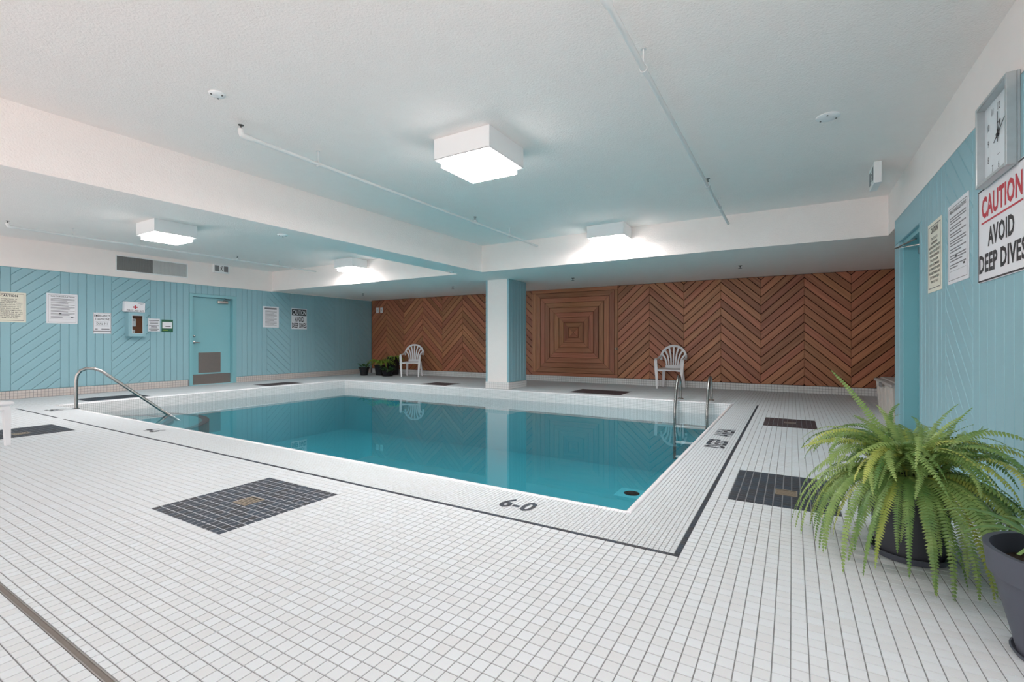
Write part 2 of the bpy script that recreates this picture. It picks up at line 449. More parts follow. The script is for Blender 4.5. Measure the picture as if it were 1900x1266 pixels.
def clip(poly, a, b, c):
    """keep a*x+b*y<=c"""
    out = []
    for i in range(len(poly)):
        p, q = poly[i], poly[(i + 1) % len(poly)]
        dp = a * p[0] + b * p[1] - c; dq = a * q[0] + b * q[1] - c
        if dp <= 0: out.append(p)
        if (dp < 0 < dq) or (dq < 0 < dp):
            t = dp / (dp - dq); out.append((p[0] + (q[0] - p[0]) * t, p[1] + (q[1] - p[1]) * t))
    return out
def inset(poly, d):
    cx = sum(p[0] for p in poly) / len(poly); cy = sum(p[1] for p in poly) / len(poly)
    out = poly
    for i in range(len(poly)):
        p, q = poly[i], poly[(i + 1) % len(poly)]
        ex, ey = q[0] - p[0], q[1] - p[1]; L = math.hypot(ex, ey)
        if L < 1e-6: continue
        nx, ny = ey / L, -ex / L
        if nx * (cx - p[0]) + ny * (cy - p[1]) > 0: nx, ny = -nx, -ny
        out = clip(out, nx, ny, nx * p[0] + ny * p[1] - d)
        if len(out) < 3: return []
    return out
def area(poly):
    return abs(sum(poly[i][0] * poly[(i + 1) % len(poly)][1] - poly[(i + 1) % len(poly)][0] * poly[i][1] for i in range(len(poly)))) / 2

def board(name, poly, F, angle, mat, parent, depth=0.018, gap=0.003, chamfer=0.004, front=0.0):
    """one board on a wall: outline in wall coordinates, chamfered front, its own object with X along the grain"""
    p0 = inset(poly, gap / 2)
    if len(p0) < 3 or area(p0) < 4e-4: return None
    clean = []
    for p in p0:
        if not clean or math.hypot(p[0] - clean[-1][0], p[1] - clean[-1][1]) > 1e-4: clean.append(p)
    if math.hypot(clean[0][0] - clean[-1][0], clean[0][1] - clean[-1][1]) < 1e-4: clean.pop()
    if len(clean) < 3: return None
    cx = sum(p[0] for p in clean) / len(clean); cy = sum(p[1] for p in clean) / len(clean)
    ca, sa = math.cos(-angle), math.sin(-angle)
    loc = [((p[0] - cx) * ca - (p[1] - cy) * sa, (p[0] - cx) * sa + (p[1] - cy) * ca) for p in clean]
    n = len(loc)
    rad = min(math.hypot(*p) for p in loc)
    # chamfer by pulling each corner inwards along its bisector
    fr = []
    for i in range(n):
        a, b, c = Vector(loc[i - 1]), Vector(loc[i]), Vector(loc[(i + 1) % n])
        d1 = (a - b).normalized(); d2 = (c - b).normalized(); bi = d1 + d2
        s = abs(d1.x * d2.y - d1.y * d2.x)
        if s < 0.05 or bi.length < 1e-4: fr.append(tuple(b)); continue
        k = min(chamfer / s, 0.4 * min((a - b).length, (c - b).length))
        q = b + (d1 + d2) * k
        fr.append((q.x, q.y))
    zb, zm, zf = front - depth, front - chamfer, front
    mb = MB()
    vs = [(x, y, zb) for x, y in loc] + [(x, y, zm) for x, y in loc] + [(x, y, zf) for x, y in fr]
    fs = [(i, (i + 1) % n, n + (i + 1) % n, n + i) for i in range(n)] + [(n + i, n + (i + 1) % n, 2 * n + (i + 1) % n, 2 * n + i) for i in range(n)] + [tuple(range(2 * n, 3 * n))]
    mb.add(vs, fs)
    o = mb.obj(name, mat)
    M = F @ Matrix.Translation((cx, cy, 0)) @ Matrix.Rotation(angle, 4, 'Z')
    o.parent = parent
    o.matrix_local = parent.matrix_world.inverted() @ M if parent else M
    return o

def diag_panel(u0, u1, v0, v1, slope, pitch_v, phase, F, mat, parent, name, **kw):
    """slanting boards filling a rectangle; joints v = slope*(u-u0)+phase+k*pitch"""
    rise = slope * (u1 - u0)
    e_ = max(0.0, kw.get('gap', 0.003) / 2 - 0.0009)     # upright joints stay tight
    U0, U1 = u0 - e_, u1 + e_
    kmin = int(math.floor((v0 - max(rise, 0) - phase) / pitch_v)) - 1
    kmax = int(math.ceil((v1 - min(rise, 0) - phase) / pitch_v)) + 1
    ang = math.atan(slope); n = 0
    for k in range(kmin, kmax):
        c0 = phase + k * pitch_v; c1 = c0 + pitch_v
        poly = [(U0, v0), (U1, v0), (U1, v1), (U0, v1)]
        poly = clip(poly, -slope, 1, c1 - slope * u0)
        if len(poly) >= 3: poly = clip(poly, slope, -1, -(c0 - slope * u0))
        if len(poly) >= 3 and board(name, poly, F, ang, mat, parent, **kw): n += 1
    return n

# text ---------------------------------------------------------------
_tc = {}
def text_polys(s, bold=0.0):
    key = (s, bold)
    if key in _tc: return _tc[key]
    cu = bpy.data.curves.new('t', 'FONT'); cu.body = s; cu.size = 1.0; cu.resolution_u = 2; cu.offset = bold; cu.space_character = 1.05
    ob = bpy.data.objects.new('t', cu); COL.objects.link(ob)
    dg = bpy.context.evaluated_depsgraph_get(); dg.update()
    me = bpy.data.meshes.new_from_object(ob.evaluated_get(dg))
    vs = [tuple(v.co) for v in me.vertices]; fs = [tuple(p.vertices) for p in me.polygons]
    bpy.data.objects.remove(ob); bpy.data.curves.remove(cu); bpy.data.meshes.remove(me)
    _tc[key] = (vs, fs); return vs, fs
def put_text(mb, s, x0, x1, y0, y1, z, bold=0.0, rot=None, keep=False, mi=0):
    """set the words into the box x0..x1, y0..y1"""
    vs, fs = text_polys(s, bold)
    ax0 = min(v[0] for v in vs); ax1 = max(v[0] for v in vs); ay0 = min(v[1] for v in vs); ay1 = max(v[1] for v in vs)
    sx = (x1 - x0) / (ax1 - ax0); sy = (y1 - y0) / (ay1 - ay0)
    out = [(x0 + (v[0] - ax0) * sx, y0 + (v[1] - ay0) * sy, z) for v in vs]
    mb.cut.append((len(mb.v), len(mb.f))); mb.add(out, fs, mi)

# ================================================================== SETTING
# ---- floor: grout bed, tiles, coping, joint
fb = MB()
zb = -0.0022
fb.box(XL, XR + 0.3, YN, PY0 - 0.04, -0.15, zb)
fb.box(XL, XE, PY1 + 0.04, YB, -0.15, zb)
fb.box(XL, PX0 - 0.04, PY0 - 0.04, PY1 + 0.04, -0.15, zb)
fb.box(PX1 + 0.04, XE, PY0 - 0.04, PY1 + 0.04, -0.15, zb)
floor = struct(fb.obj('floor', 'grout'))

def tiles_obj(name, c, hx, hy, mat, parent, z0=-0.003, z1=0.0, bev=0.0012):
    """many low bevelled tiles in one mesh; c = centres, hx/hy half sizes"""
    c = np.asarray(c, float); n = len(c)
    hx = np.broadcast_to(hx, n); hy = np.broadcast_to(hy, n)
    v = np.zeros((n, 8, 3))
    for i, (sx, sy) in enumerate(((-1, -1), (1, -1), (1, 1), (-1, 1))):
        v[:, i, 0] = c[:, 0] + sx * hx; v[:, i, 1] = c[:, 1] + sy * hy; v[:, i, 2] = z0
        v[:, i + 4, 0] = c[:, 0] + sx * (hx - bev); v[:, i + 4, 1] = c[:, 1] + sy * (hy - bev); v[:, i + 4, 2] = z1
    q = np.array([[4, 5, 6, 7], [0, 1, 5, 4], [1, 2, 6, 5], [2, 3, 7, 6], [3, 0, 4, 7]])
    f = (q[None] + 8 * np.arange(n)[:, None, None]).reshape(-1)
    me = bpy.data.meshes.new(name)
    me.vertices.add(n * 8); me.vertices.foreach_set('co', v.reshape(-1))
    me.loops.add(len(f)); me.loops.foreach_set('vertex_index', f.astype(np.int32))
    me.polygons.add(n * 5); me.polygons.foreach_set('loop_start', np.arange(0, n * 20, 4, dtype=np.int32))
    me.polygons.foreach_set('loop_total', np.full(n * 5, 4, dtype=np.int32))
    me.materials.append(MT[mat]); me.polygons.foreach_set('use_smooth', np.zeros(n * 5, bool)); me.update(calc_edges=True); me.validate()
    o = bpy.data.objects.new(name, me); COL.objects.link(o)
    if parent: o.parent = parent
    return o

ix = np.arange(int(math.floor((XL - GX) / TP)), int(math.ceil((XE - GX) / TP)))
iy = np.arange(int(math.floor((YN - GY) / TP)), int(math.ceil((YB - GY) / TP)))
cx, cy = np.meshgrid(GX + (ix + 0.5) * TP, GY + (iy + 0.5) * TP, indexing='ij')
cx = cx.ravel(); cy = cy.ravel()
inside = (cx > XL + 0.02) & (cx < XE - 0.02) & (cy > YN + 0.02) & (cy < YB - 0.02)
pool_zone = (cx > -9.956) & (cx < -0.456) & (cy > 2.283) & (cy < 8.333)
JY = (0.584, 0.603)     # expansion joint
joint = (cy > 0.583) & (cy < 0.633)
behind_right = (cx > XR) & (cy < YW)
DRAINS = [  # x0,x1,y0,y1 of the dark patches, maroon?
    (-3.306, -2.556, 1.333, 2.083, 0), (-0.356, 0.244, 3.283, 4.083, 0), (-0.306, 0.244, 6.383, 7.083, 1), (-7.706, -6.956, 1.333, 2.083, 0),
    (-7.506, -6.756, 8.433, 9.033, 1), (-3.806, -2.756, 8.583, 9.333, 1), (-10.706, -10.106, 6.333, 7.233, 1), (-10.706, -10.106, 3.183, 4.083, 0)]
dk = np.zeros(len(cx), bool); mr = np.zeros(len(cx), bool)
for x0, x1, y0, y1, mm in DRAINS:
    w = (cx > x0) & (cx < x1) & (cy > y0) & (cy < y1)
    if mm: mr |= w
    else: dk |= w
ok = inside & ~pool_zone & ~joint & ~behind_right
H = TP / 2 - 0.0013
# the 300 tiles that show largest stand alone
fwv = np.array([-math.sin(YAW), math.cos(YAW)]); rtv = np.array([math.cos(YAW), math.sin(YAW)])
dz_ = cx * fwv[0] + cy * fwv[1]; lx = cx * rtv[0] + cy * rtv[1]
px = 950 + FPX * lx / np.maximum(dz_, 0.1); py = 633 + FPX / np.maximum(dz_, 0.1)
vis = ok & ~dk & ~mr & (dz_ > 0.5) & (px > 5) & (px < 1895) & (py < 1262)
near = np.where(vis)[0]; near = near[np.argsort(dz_[near])][:300]
single = np.zeros(len(cx), bool); single[near] = True
stuff(tiles_obj('floor_tiles', np.stack([cx, cy], 1)[ok & ~dk & ~mr & ~single], H, H, 'tile', floor))
stuff(tiles_obj('charcoal_drain_tiles', np.stack([cx, cy], 1)[ok & dk], H - 0.0012, H - 0.0012, 'dark', floor))
stuff(tiles_obj('brown_drain_tiles', np.stack([cx, cy], 1)[ok & mr], H, H, 'maroon', floor))
t0 = tiles_obj('floor_tile', [(0, 0)], H, H, 'tile', floor)
for k, i in enumerate(near):
    o = t0 if k == 0 else t0.copy()
    if k: COL.objects.link(o)
    o.parent = floor; o.location = (cx[i], cy[i], 0)
# pale grout bed showing between the dark tiles
for k, (x0, x1, y0, y1, mm) in enumerate(DRAINS):
    mb = MB(); mb.box(x0, x1, y0, y1, -0.004, -0.0012); mb.obj('drain_grout_bed', 'lgrout' if k == 0 else 'dgrout', floor)
# expansion joint
mb = MB(); mb.box(XL + 0.01, XR - 0.02, JY[0], JY[1], -0.003, -0.0006); mb.obj('joint_filler', 'darkjoint', floor)
for yy in (JY[0], JY[1]):
    mb = MB(); mb.box(XL + 0.01, XR - 0.02, yy - 0.002, yy + 0.002, -0.003, 0.0012); mb.obj('joint_edge_strip', 'alu', floor)
# filler tiles either side of the joint (cut to fit)
cut = []
for x in GX + (ix + 0.5) * TP:
    if XL + 0.02 < x < XR - 0.02:
        cut.append((x, (JY[1] + 0.003 + 0.633) / 2, (0.633 - JY[1] - 0.003) / 2 - 0.001))
cut = np.array(cut)
stuff(tiles_obj('cut_floor_tiles', cut[:, :2], H, cut[:, 2], 'tile', floor))

# coping mosaic and its dark strip along the near and the right edge
c_w, c_d = [], []
T2 = TP / 2
for i in range(380):
    x = -9.956 + (i + 0.5) * T2
    for j in range(17):
        y = 2.283 + (j + 0.5) * T2
        (c_d if (j == 0 and not (-8.28 < x < -8.05)) or x > -0.481 else c_w).append((x, y))
for j in range(225):
    y = 2.708 + (j + 0.5) * T2
    for i in range(14):
        x = -0.806 + (i + 0.5) * T2
        (c_d if i == 13 else c_w).append((x, y))
stuff(tiles_obj('coping_tiles', c_w, T2 / 2 - 0.0011, T2 / 2 - 0.0011, 'coping', floor, bev=0.0008))
stuff(tiles_obj('charcoal_border_tiles', c_d, T2 / 2 - 0.0011, T2 / 2 - 0.0011, 'dark', floor, z1=0.0003, bev=0.0008))
# rounded edge tiles all round the pool
def bullnose():
    prof = [(0.0, -0.003), (0.002, 0.002), (0.016, 0.0055), (0.032, 0.004), (0.043, -0.003), (0.049, -0.013), (0.05, -0.03)]
    mb = MB()
    def run(n, f):
        for i in range(n):
            a = i * T2 + 0.0009; b = (i + 1) * T2 - 0.0009
            vs = [f(a, d, z) for d, z in prof] + [f(b, d, z) for d, z in prof]
            m = len(prof)
            mb.add(vs, [(k, k + 1, m + k + 1, m + k) for k in range(m - 1)])
    run(366, lambda a, d, z: (PX0 - 0.05 + a, PY0 - 0.05 + d, z))
    run(366, lambda a, d, z: (PX0 - 0.05 + a, PY1 + 0.05 - d, z))
    run(223, lambda a, d, z: (PX0 - 0.05 + d, PY0 - 0.05 + a, z))
    run(223, lambda a, d, z: (PX1 + 0.05 - d, PY0 - 0.05 + a, z))
    me = bpy.data.meshes.new('edge_tiles'); me.from_pydata(mb.v, [], mb.f); me.materials.append(MT['bull'])
    me.polygons.foreach_set('use_smooth', [True] * len(me.polygons)); me.update()
    o = bpy.data.objects.new('edge_tiles', me); COL.objects.link(o); o.parent = floor
    return stuff(o)
bullnose()
# inlaid letters and depth marks
def inlay(name, s, M, w, h, bold=0.03):
    mb = MB(); put_text(mb, s, 0, w, 0, h, 0.0, bold)
    me = bpy.data.meshes.new(name); me.from_pydata(mb.v, [], mb.f); me.materials.append(MT['dark']); me.update()
    o = bpy.data.objects.new(name, me); COL.objects.link(o); o.parent = floor; o.matrix_local = M
    o['label'] = 'dark inlaid mosaic lettering reading ' + s
    return o
inlay('depth_mark', '6-0', Matrix.Translation((-1.555, 2.43, 0.0012)), 0.225, 0.16)
inlay('depth_mark', '4-6', Matrix.Translation((-6.31, 2.445, 0.0012)), 0.26, 0.16)
inlay('depth_mark', '3-6', Matrix.Translation((-9.37, 2.445, 0.0012)), 0.26, 0.16)
RL = Matrix.Rotation(PI / 2, 4, 'Z')
inlay('area_mark', 'DEEP', Matrix.Translation((-0.548, 4.80, 0.0012)) @ RL, 0.42, 0.18)
inlay('area_mark', 'AREA', Matrix.Translation((-0.548, 5.41, 0.0012)) @ RL, 0.46, 0.18)

# ---- pool basin and water
ZP = -1.25
pb = MB()
e = 0.0
def quad(mb, a, b, c, d, mi=0): mb.add([a, b, c, d], [(0, 1, 2, 3)], mi)
ZT = -0.42
for (xa, ya, xb, yb) in ((PX0, PY0, PX1, PY0), (PX1, PY0, PX1, PY1), (PX1, PY1, PX0, PY1), (PX0, PY1, PX0, PY0)):
    quad(pb, (xa, ya, -0.012), (xb, yb, -0.012), (xb, yb, ZT), (xa, ya, ZT), 0)
    quad(pb, (xa, ya, ZT), (xb, yb, ZT), (xb, yb, ZP), (xa, ya, ZP), 1)
quad(pb, (PX0, PY0, ZP), (PX1, PY0, ZP), (PX1, PY1, ZP), (PX0, PY1, ZP), 1)
pme = bpy.data.meshes.new('pool_basin'); pme.from_pydata(pb.v, [], pb.f); pme.materials.append(MT['mosaic']); pme.materials.append(MT['plaster'])
pme.polygons.foreach_set('material_index', pb.mi); pme.update()
basin = bpy.data.objects.new('pool_basin', pme); COL.objects.link(basin)
struct(basin, 'white tiled rectangular swimming pool basin sunk in the floor', 'pool')
# half-round entry steps at the shallow end with a dark nosing
for r, z in ((1.6, -0.3), (1.12, -0.265), (0.66, -0.235)):
    poly = []
    for k in range(33):
        a = PI * k / 32
        x = -9.04 + r * math.cos(a); y = PY0 + r * math.sin(a)
        poly.append((max(x, PX0 + 0.002), y + 0.001))
    cl = []
    for p in poly:
        if not cl or math.hypot(p[0] - cl[-1][0], p[1] - cl[-1][1]) > 1e-4: cl.append(p)
    mb = MB(); mb.prism(cl, ZP, z); s = mb.obj('entry_step', 'steppool', basin)
    mb = MB()
    path = [(max(-9.04 + (r - 0.055) * math.cos(PI * k / 32), PX0 + 0.01), PY0 + 0.01 + (r - 0.055) * math.sin(PI * k / 32), z + 0.003) for k in range(33) if -9.04 + (r - 0.03) * math.cos(PI * k / 32) > PX0 + 0.02]
    mb.sweep(path, 0.1, 0.006, [(p[0] + 9.04, p[1] - PY0, 0) for p in path]); mb.obj('step_nosing', 'dark', basin)
dr = MB(); dr.lathe([(0.0, 0.006), (0.105, 0.006), (0.115, 0.0)], (-2.05, 6.93, ZP + 0.002)); dr.obj('main_drain', 'slot', basin, True)
dr = MB(); dr.box(-2.26, -1.84, 6.72, 7.14, ZP, ZP + 0.002); dr.obj('drain_frame', 'palepool', basin)
wm = MB(); wm.box(PX0 + 0.001, PX1 - 0.001, PY0 + 0.001, PY1 - 0.001, ZP + 0.001, WATER)
wo = wm.obj('pool_water', 'water'); tag(wo, 'still teal water filling the swimming pool', 'water'); stuff(wo)

# ---- ceiling, soffit and beam
cb = MB(); cb.box(XL - 0.25, XR + 0.3, YN - 0.2, YS, ZC, ZC + 0.15); cb.box(XL - 0.25, XE + 0.2, YS, YB + 0.2, ZC, ZC + 0.15); cb.box(XR + 0.3, XE + 0.2, YW - 0.2, YS, ZC, ZC + 0.15)
ceil = struct(cb.obj('ceiling', 'ceiling'))
sb = MB(); sb.box(XL, XE, YS, YB + 0.1, ZS, ZC); sb.obj('soffit', 'ceiling', ceil)
sb = MB(); sb.box(BX0, BX1, YN, YS, ZS, ZC); sb.obj('dropped_beam', 'ceiling', ceil)

# ---- back wall: cedar planks in chevrons
wb = MB(); wb.box(XL - 0.2, XE + 0.2, YB + 0.016, YB + 0.2, -0.1, ZS + 0.02)
wall_back = struct(wb.obj('wall_back', 'woodgap'))
SP = 0.1735                       # vertical spacing of the slanting joints
VW = BASE
JL = [-11.631, -10.985, -10.242, -9.5, -8.755, -8.012, -7.27, -6.525, -5.78]     # joints left of the square door
JR = [-3.514, -2.783, -2.038, -1.293, -0.549, 0.194, 0.938, 1.68, 2.42, 3.0]      # joints right of it
def chevrons(J, first, z_at_joint, width_full=0.743):
    up = first
    for i in range(len(J) - 1):
        w = J[i + 1] - J[i]
        slope = (4 * SP / 0.744) * (1 if up else -1)
        # joints meet every corner at z_at_joint + k*SP; short panels at the ends are cut off
        base = J[i + 1] if i == 0 else J[i]
        ph = z_at_joint - (slope * w if i == 0 else 0)
        diag_panel(J[i], J[i + 1], VW, ZS - 0.001, slope, SP, ph, FB, 'wood', wall_back, 'wood_plank', depth=0.018, gap=0.012, chamfer=0.004)
        up = not up
chevrons(JL, True, 0.313)
chevrons(JR, True, 0.335)
# square door of nested frames
mb = MB(); mb.box(-5.78, -3.514, YB + 0.0, YB + 0.016, VW, ZS - 0.001)
door3 = struct(mb.obj('door_3', 'woodgap'))
def bar_ring(x0, x1, z0, z1, w, parent):
    g = 0.0055; a0, a1, b0, b1 = x0 + g, x1 - g, z0 + g, z1 - g; v = w - 2 * g
    for poly, a in (([(a0, b0), (a1, b0), (a1 - v, b0 + v), (a0 + v, b0 + v)], 0), ([(a0, b1), (a0 + v, b1 - v), (a1 - v, b1 - v), (a1, b1)], 0),
                    ([(a0, b0), (a0 + v, b0 + v), (a0 + v, b1 - v), (a0, b1)], PI / 2), ([(a1, b0), (a1, b1), (a1 - v, b1 - v), (a1 - v, b0 + v)], PI / 2)):
        board('wood_plank', poly, FB, a, 'wood', parent, depth=0.02, gap=0.0012, chamfer=0.003, front=0.018)
ww = (5.673 - 3.593) / 16
for k in range(8):
    bar_ring(-5.673 + k * ww, -3.593 - k * ww, 0.222 + k * (1.996 / 16), 2.218 - k * (1.996 / 16), ww if k < 7 else ww * 0.96, door3)
board('door_rail', [(-5.78, 2.218), (-3.514, 2.218), (-3.514, ZS - 0.001), (-5.78, ZS - 0.001)], FB, 0, 'wood', door3, gap=0.004, front=0.018)
board('door_rail', [(-5.78, VW), (-3.514, VW), (-3.514, 0.222), (-5.78, 0.222)], FB, 0, 'wood', door3, gap=0.004, front=0.018)
board('door_stile', [(-5.78, 0.222), (-5.673, 0.222), (-5.673, 2.218), (-5.78, 2.218)], FB, PI / 2, 'wood', door3, gap=0.004, front=0.018)
board('door_stile', [(-3.593, 0.222), (-3.514, 0.222), (-3.514, 2.218), (-3.593, 2.218)], FB, PI / 2, 'wood', door3, gap=0.004, front=0.018)
mb = MB(); mb.lathe([(0.0, -0.07), (0.022, -0.068), (0.03, -0.052), (0.024, -0.035), (0.011, -0.028), (0.011, -0.008), (0.03, -0.004), (0.03, 0.0)], (-3.535, YB - 0.018, 0.83), 16, axis='y'); mb.obj('door_knob', 'brass', door3, True)

# ---- tiled bases
def base_tiles(name, F, u0, u1, mat, zrows=3, back=0.0):
    mb = MB(); mb.box(u0, u1, 0, BASE, -0.02, 0.006 + back)
    o = mb.obj(name, 'grout', None, matrix=None); o.matrix_world = F
    n = int((u1 - u0) / TP); h = BASE / zrows
    c = [(u0 + (i + 0.5) * TP, (j + 0.5) * h) for i in range(n) for j in range(zrows)]
    t = tiles_obj('base_tiles', c, TP / 2 - 0.0015, h / 2 - 0.0015, mat, o, 0.004 + back, 0.009 + back)
    stuff(t); struct(o); return o
base_tiles('baseboard_left', FL, 0.5, 5.43, 'basetile')
base_tiles('baseboard_left', FL, 6.47, YB - 0.02, 'basetile')
base_tiles('baseboard_back', FB, XL + 0.02, XE, 'basewhite')

# ---- left wall
wl = MB()
ZW = ZBL
wl.box(XL - 0.25, XL - 0.016, WINDOW_LEFT[1], 5.46, -0.1, ZW, 0)
wl.box(XL - 0.25, XL - 0.016, 6.44, YB, -0.1, ZW, 0)
wl.box(XL - 0.25, XL - 0.016, 5.46, 6.44, 2.055, ZW, 0)
wl.box(XL - 0.25, XL - 0.016, YN - 0.2, WINDOW_LEFT[0], -0.1, ZW, 0)
wl.box(XL - 0.25, XL - 0.016, WINDOW_LEFT[0], WINDOW_LEFT[1], -0.1, WZ0, 0)
wl.box(XL - 0.25, XL - 0.14, 5.4, 6.5, -0.1, 2.1, 0)  # unseen backing added to stop sky light leaking under the door leaf
wall_left = struct(wl.obj('wall_left', 'bluegap'))
mb = MB(); mb.box(XL - 0.25, XL, WINDOW_LEFT[1], YB, ZW, ZC); mb.box(XL - 0.25, XL, YN - 0.2, WINDOW_LEFT[0], ZW, ZC); mb.box(XL - 0.25, XL, WINDOW_LEFT[0], WINDOW_LEFT[1], WZ1, ZC); mb.obj('plaster_band', 'white', wall_left)
BK = dict(depth=0.018, gap=0.004, chamfer=0.0055)
def vboards(F, parent, us, v0, v1, mat='blue', name='wall_board'):
    for a, b in zip(us[:-1], us[1:]):
        board(name, [(a, v0), (b, v0), (b, v1), (a, v1)], F, PI / 2, mat, parent, **BK)
DS = 0.1735; SL = 0.935
vboards(FL, wall_left, [0.5 + (2.615 - 0.5) / 17 * k for k in range(18)], BASE, ZW)
diag_panel(2.615, 3.264, BASE, ZW, SL, DS, 0.247, FL, 'blue', wall_left, 'wall_board', **BK)
vboards(FL, wall_left, [3.264, 3.384, 3.514, 3.64, 3.769, 3.9, 4.026], BASE, ZW)
diag_panel(4.026, 4.684, BASE, ZW, SL, DS, 0.26, FL, 'blue', wall_left, 'wall_board', **BK)
vboards(FL, wall_left, [4.684, 4.803, 4.936, 5.061, 5.181, 5.311, 5.43], BASE, ZW)
vboards(FL, wall_left, [5.43 + 0.13 * k for k in range(9)], 2.085, ZW)
vboards(FL, wall_left, [6.47, 6.614, 6.737, 6.863, 6.991, 7.121, 7.25], BASE, ZW)
diag_panel(7.25, 7.912, BASE, ZW, -SL, DS, 0.28, FL, 'blue', wall_left, 'wall_board', **BK)
vboards(FL, wall_left, [7.912, 8.038, 8.165, 8.3, 8.427, 8.549, 8.68], BASE, ZW)
diag_panel(8.68, 9.355, BASE, ZW, -SL, DS, 0.30, FL, 'blue', wall_left, 'wall_board', **BK)
vboards(FL, wall_left, [9.355, 9.48, 9.613, 9.74, 9.869, 10.0, 10.13], BASE, ZW)
diag_panel(10.13, YB - 0.01, BASE, ZW, -SL, DS, 0.27, FL, 'blue', wall_left, 'wall_board', **BK)

# ---- right wall
wr = MB()
DY0, DY1, DZ = 5.71, 6.69, 2.1
wr.box(XR + 0.016, XR + 0.3, FILL_WINDOW_RIGHT[1], DY0, -0.1, ZBR)
wr.box(XR + 0.016, XR + 0.3, YN - 0.2, FILL_WINDOW_RIGHT[0], -0.1, ZBR)
wr.box(XR + 0.016, XR + 0.3, FILL_WINDOW_RIGHT[0], FILL_WINDOW_RIGHT[1], -0.1, WZ0)
wr.box(XR + 0.016, XR + 0.3, DY1, YW, -0.1, ZBR)
wr.box(XR + 0.016, XR + 0.3, DY0, DY1, DZ, ZBR)
wr.box(XR + 0.25, XR + 0.35, DY0 - 0.05, DY1 + 0.05, -0.1, DZ + 0.05)  # added behind the recessed door, out of view, to keep daylight out
wall_right = struct(wr.obj('wall_right', 'bluegap'))
mb = MB(); mb.box(XR + 0.002, XR + 0.3, FILL_WINDOW_RIGHT[1], YW, ZBR, ZC); mb.box(XR + 0.002, XR + 0.3, YN - 0.2, FILL_WINDOW_RIGHT[0], ZBR, ZC); mb.box(XR + 0.002, XR + 0.3, FILL_WINDOW_RIGHT[0], FILL_WINDOW_RIGHT[1], WZ1, ZC); mb.box(XR + 0.002, XR + 0.3, YW, YS, ZS, ZC); mb.obj('plaster_band', 'white', wall_right)
mb = MB(); mb.box(XR + 0.3, XE + 0.1, YW - 0.2, YS, ZS, ZC); mb.obj('alcove_ceiling', 'ceiling', ceil)
us = [-5.62, -5.49, -5.367, -5.23, -5.094, -4.96, -4.85]
vboards(FR, wall_right, us, 0, ZBR)
diag_panel(-4.85, -4.204, 0, ZBR, -SL, DS, 1.27, FR, 'blue', wall_right, 'wall_board', **BK)
vboards(FR, wall_right, [-4.204, -4.078, -3.939, -3.807, -3.671, -3.534, -3.41], 0, ZBR)
diag_panel(-3.41, -2.75, 0, ZBR, -SL, DS, 1.27, FR, 'blue', wall_right, 'wall_board', **BK)
vboards(FR, wall_right, [-2.75 + 0.1278 * k for k in range(10)], 0, ZBR)
board('door_casing', [(-5.71, 0), (-5.62, 0), (-5.62, DZ), (-5.71, DZ)], FR, PI / 2, 'blue', wall_right, gap=0.002, chamfer=0.004, depth=0.018, front=0.004)
board('door_header', [(-YW, DZ), (-5.62, DZ), (-5.62, ZBR), (-YW, ZBR)], FR, 0, 'blue', wall_right, gap=0.002, chamfer=0.004, depth=0.018)
board('door_casing', [(-YW, 0), (-DY1, 0), (-DY1, DZ), (-YW, DZ)], FR, PI / 2, 'blue', wall_right, gap=0.002, chamfer=0.004, depth=0.018)
# alcove walls behind the corner
mb = MB(); mb.box(XE, XE + 0.15, YW - 0.2, YB, -0.1, ZC); struct(mb.obj('wall_alcove', 'white'))
mb = MB(); mb.box(XR + 0.3, XE, YW - 0.2, YW, -0.1, ZC); struct(mb.obj('wall_alcove', 'white'))

# ---- window wall behind the camera
wn = MB()
edges = [XL] + [x for w in WINDOWS_NEAR for x in w] + [XR]
for a, b in zip(edges[0::2], edges[1::2]): wn.box(a, b, YN - 0.2, YN, -0.1, ZC)
for a, b in WINDOWS_NEAR: wn.box(a, b, YN - 0.2, YN, -0.1, WZ0); wn.box(a, b, YN - 0.2, YN, WZ1, ZC)
wall_near = struct(wn.obj('wall_near', 'white'))
def window(name, F, u0, u1):
    mb = MB(); f = 0.05
    mb.box(u0, u1, WZ0, WZ0 + f, -0.12, -0.04); mb.box(u0, u1, WZ1 - f, WZ1, -0.12, -0.04)
    mb.box(u0, u0 + f, WZ0, WZ1, -0.12, -0.04); mb.box(u1 - f, u1, WZ0, WZ1, -0.12, -0.04)
    mb.box((u0 + u1) / 2 - 0.03, (u0 + u1) / 2 + 0.03, WZ0, WZ1, -0.12, -0.04)
    o = mb.obj(name, 'metalwhite'); o.matrix_world = F; struct(o)
    for a, b in ((u0 + f, (u0 + u1) / 2 - 0.03), ((u0 + u1) / 2 + 0.03, u1 - f)):
        g = MB(); g.box(a, b, WZ0 + f, WZ1 - f, -0.084, -0.078); g.obj('pane', 'glass', o)
    return o
FN = frame((0, YN, 0), (-1, 0, 0), (0, 0, 1))
for i, (a, b) in enumerate(WINDOWS_NEAR): window('window_%d' % (i + 1), FN, -b, -a)
window('window_5', FL, *WINDOW_LEFT)
window('window_6', FR, -FILL_WINDOW_RIGHT[1], -FILL_WINDOW_RIGHT[0])  # added opening, there only for fill light across the room

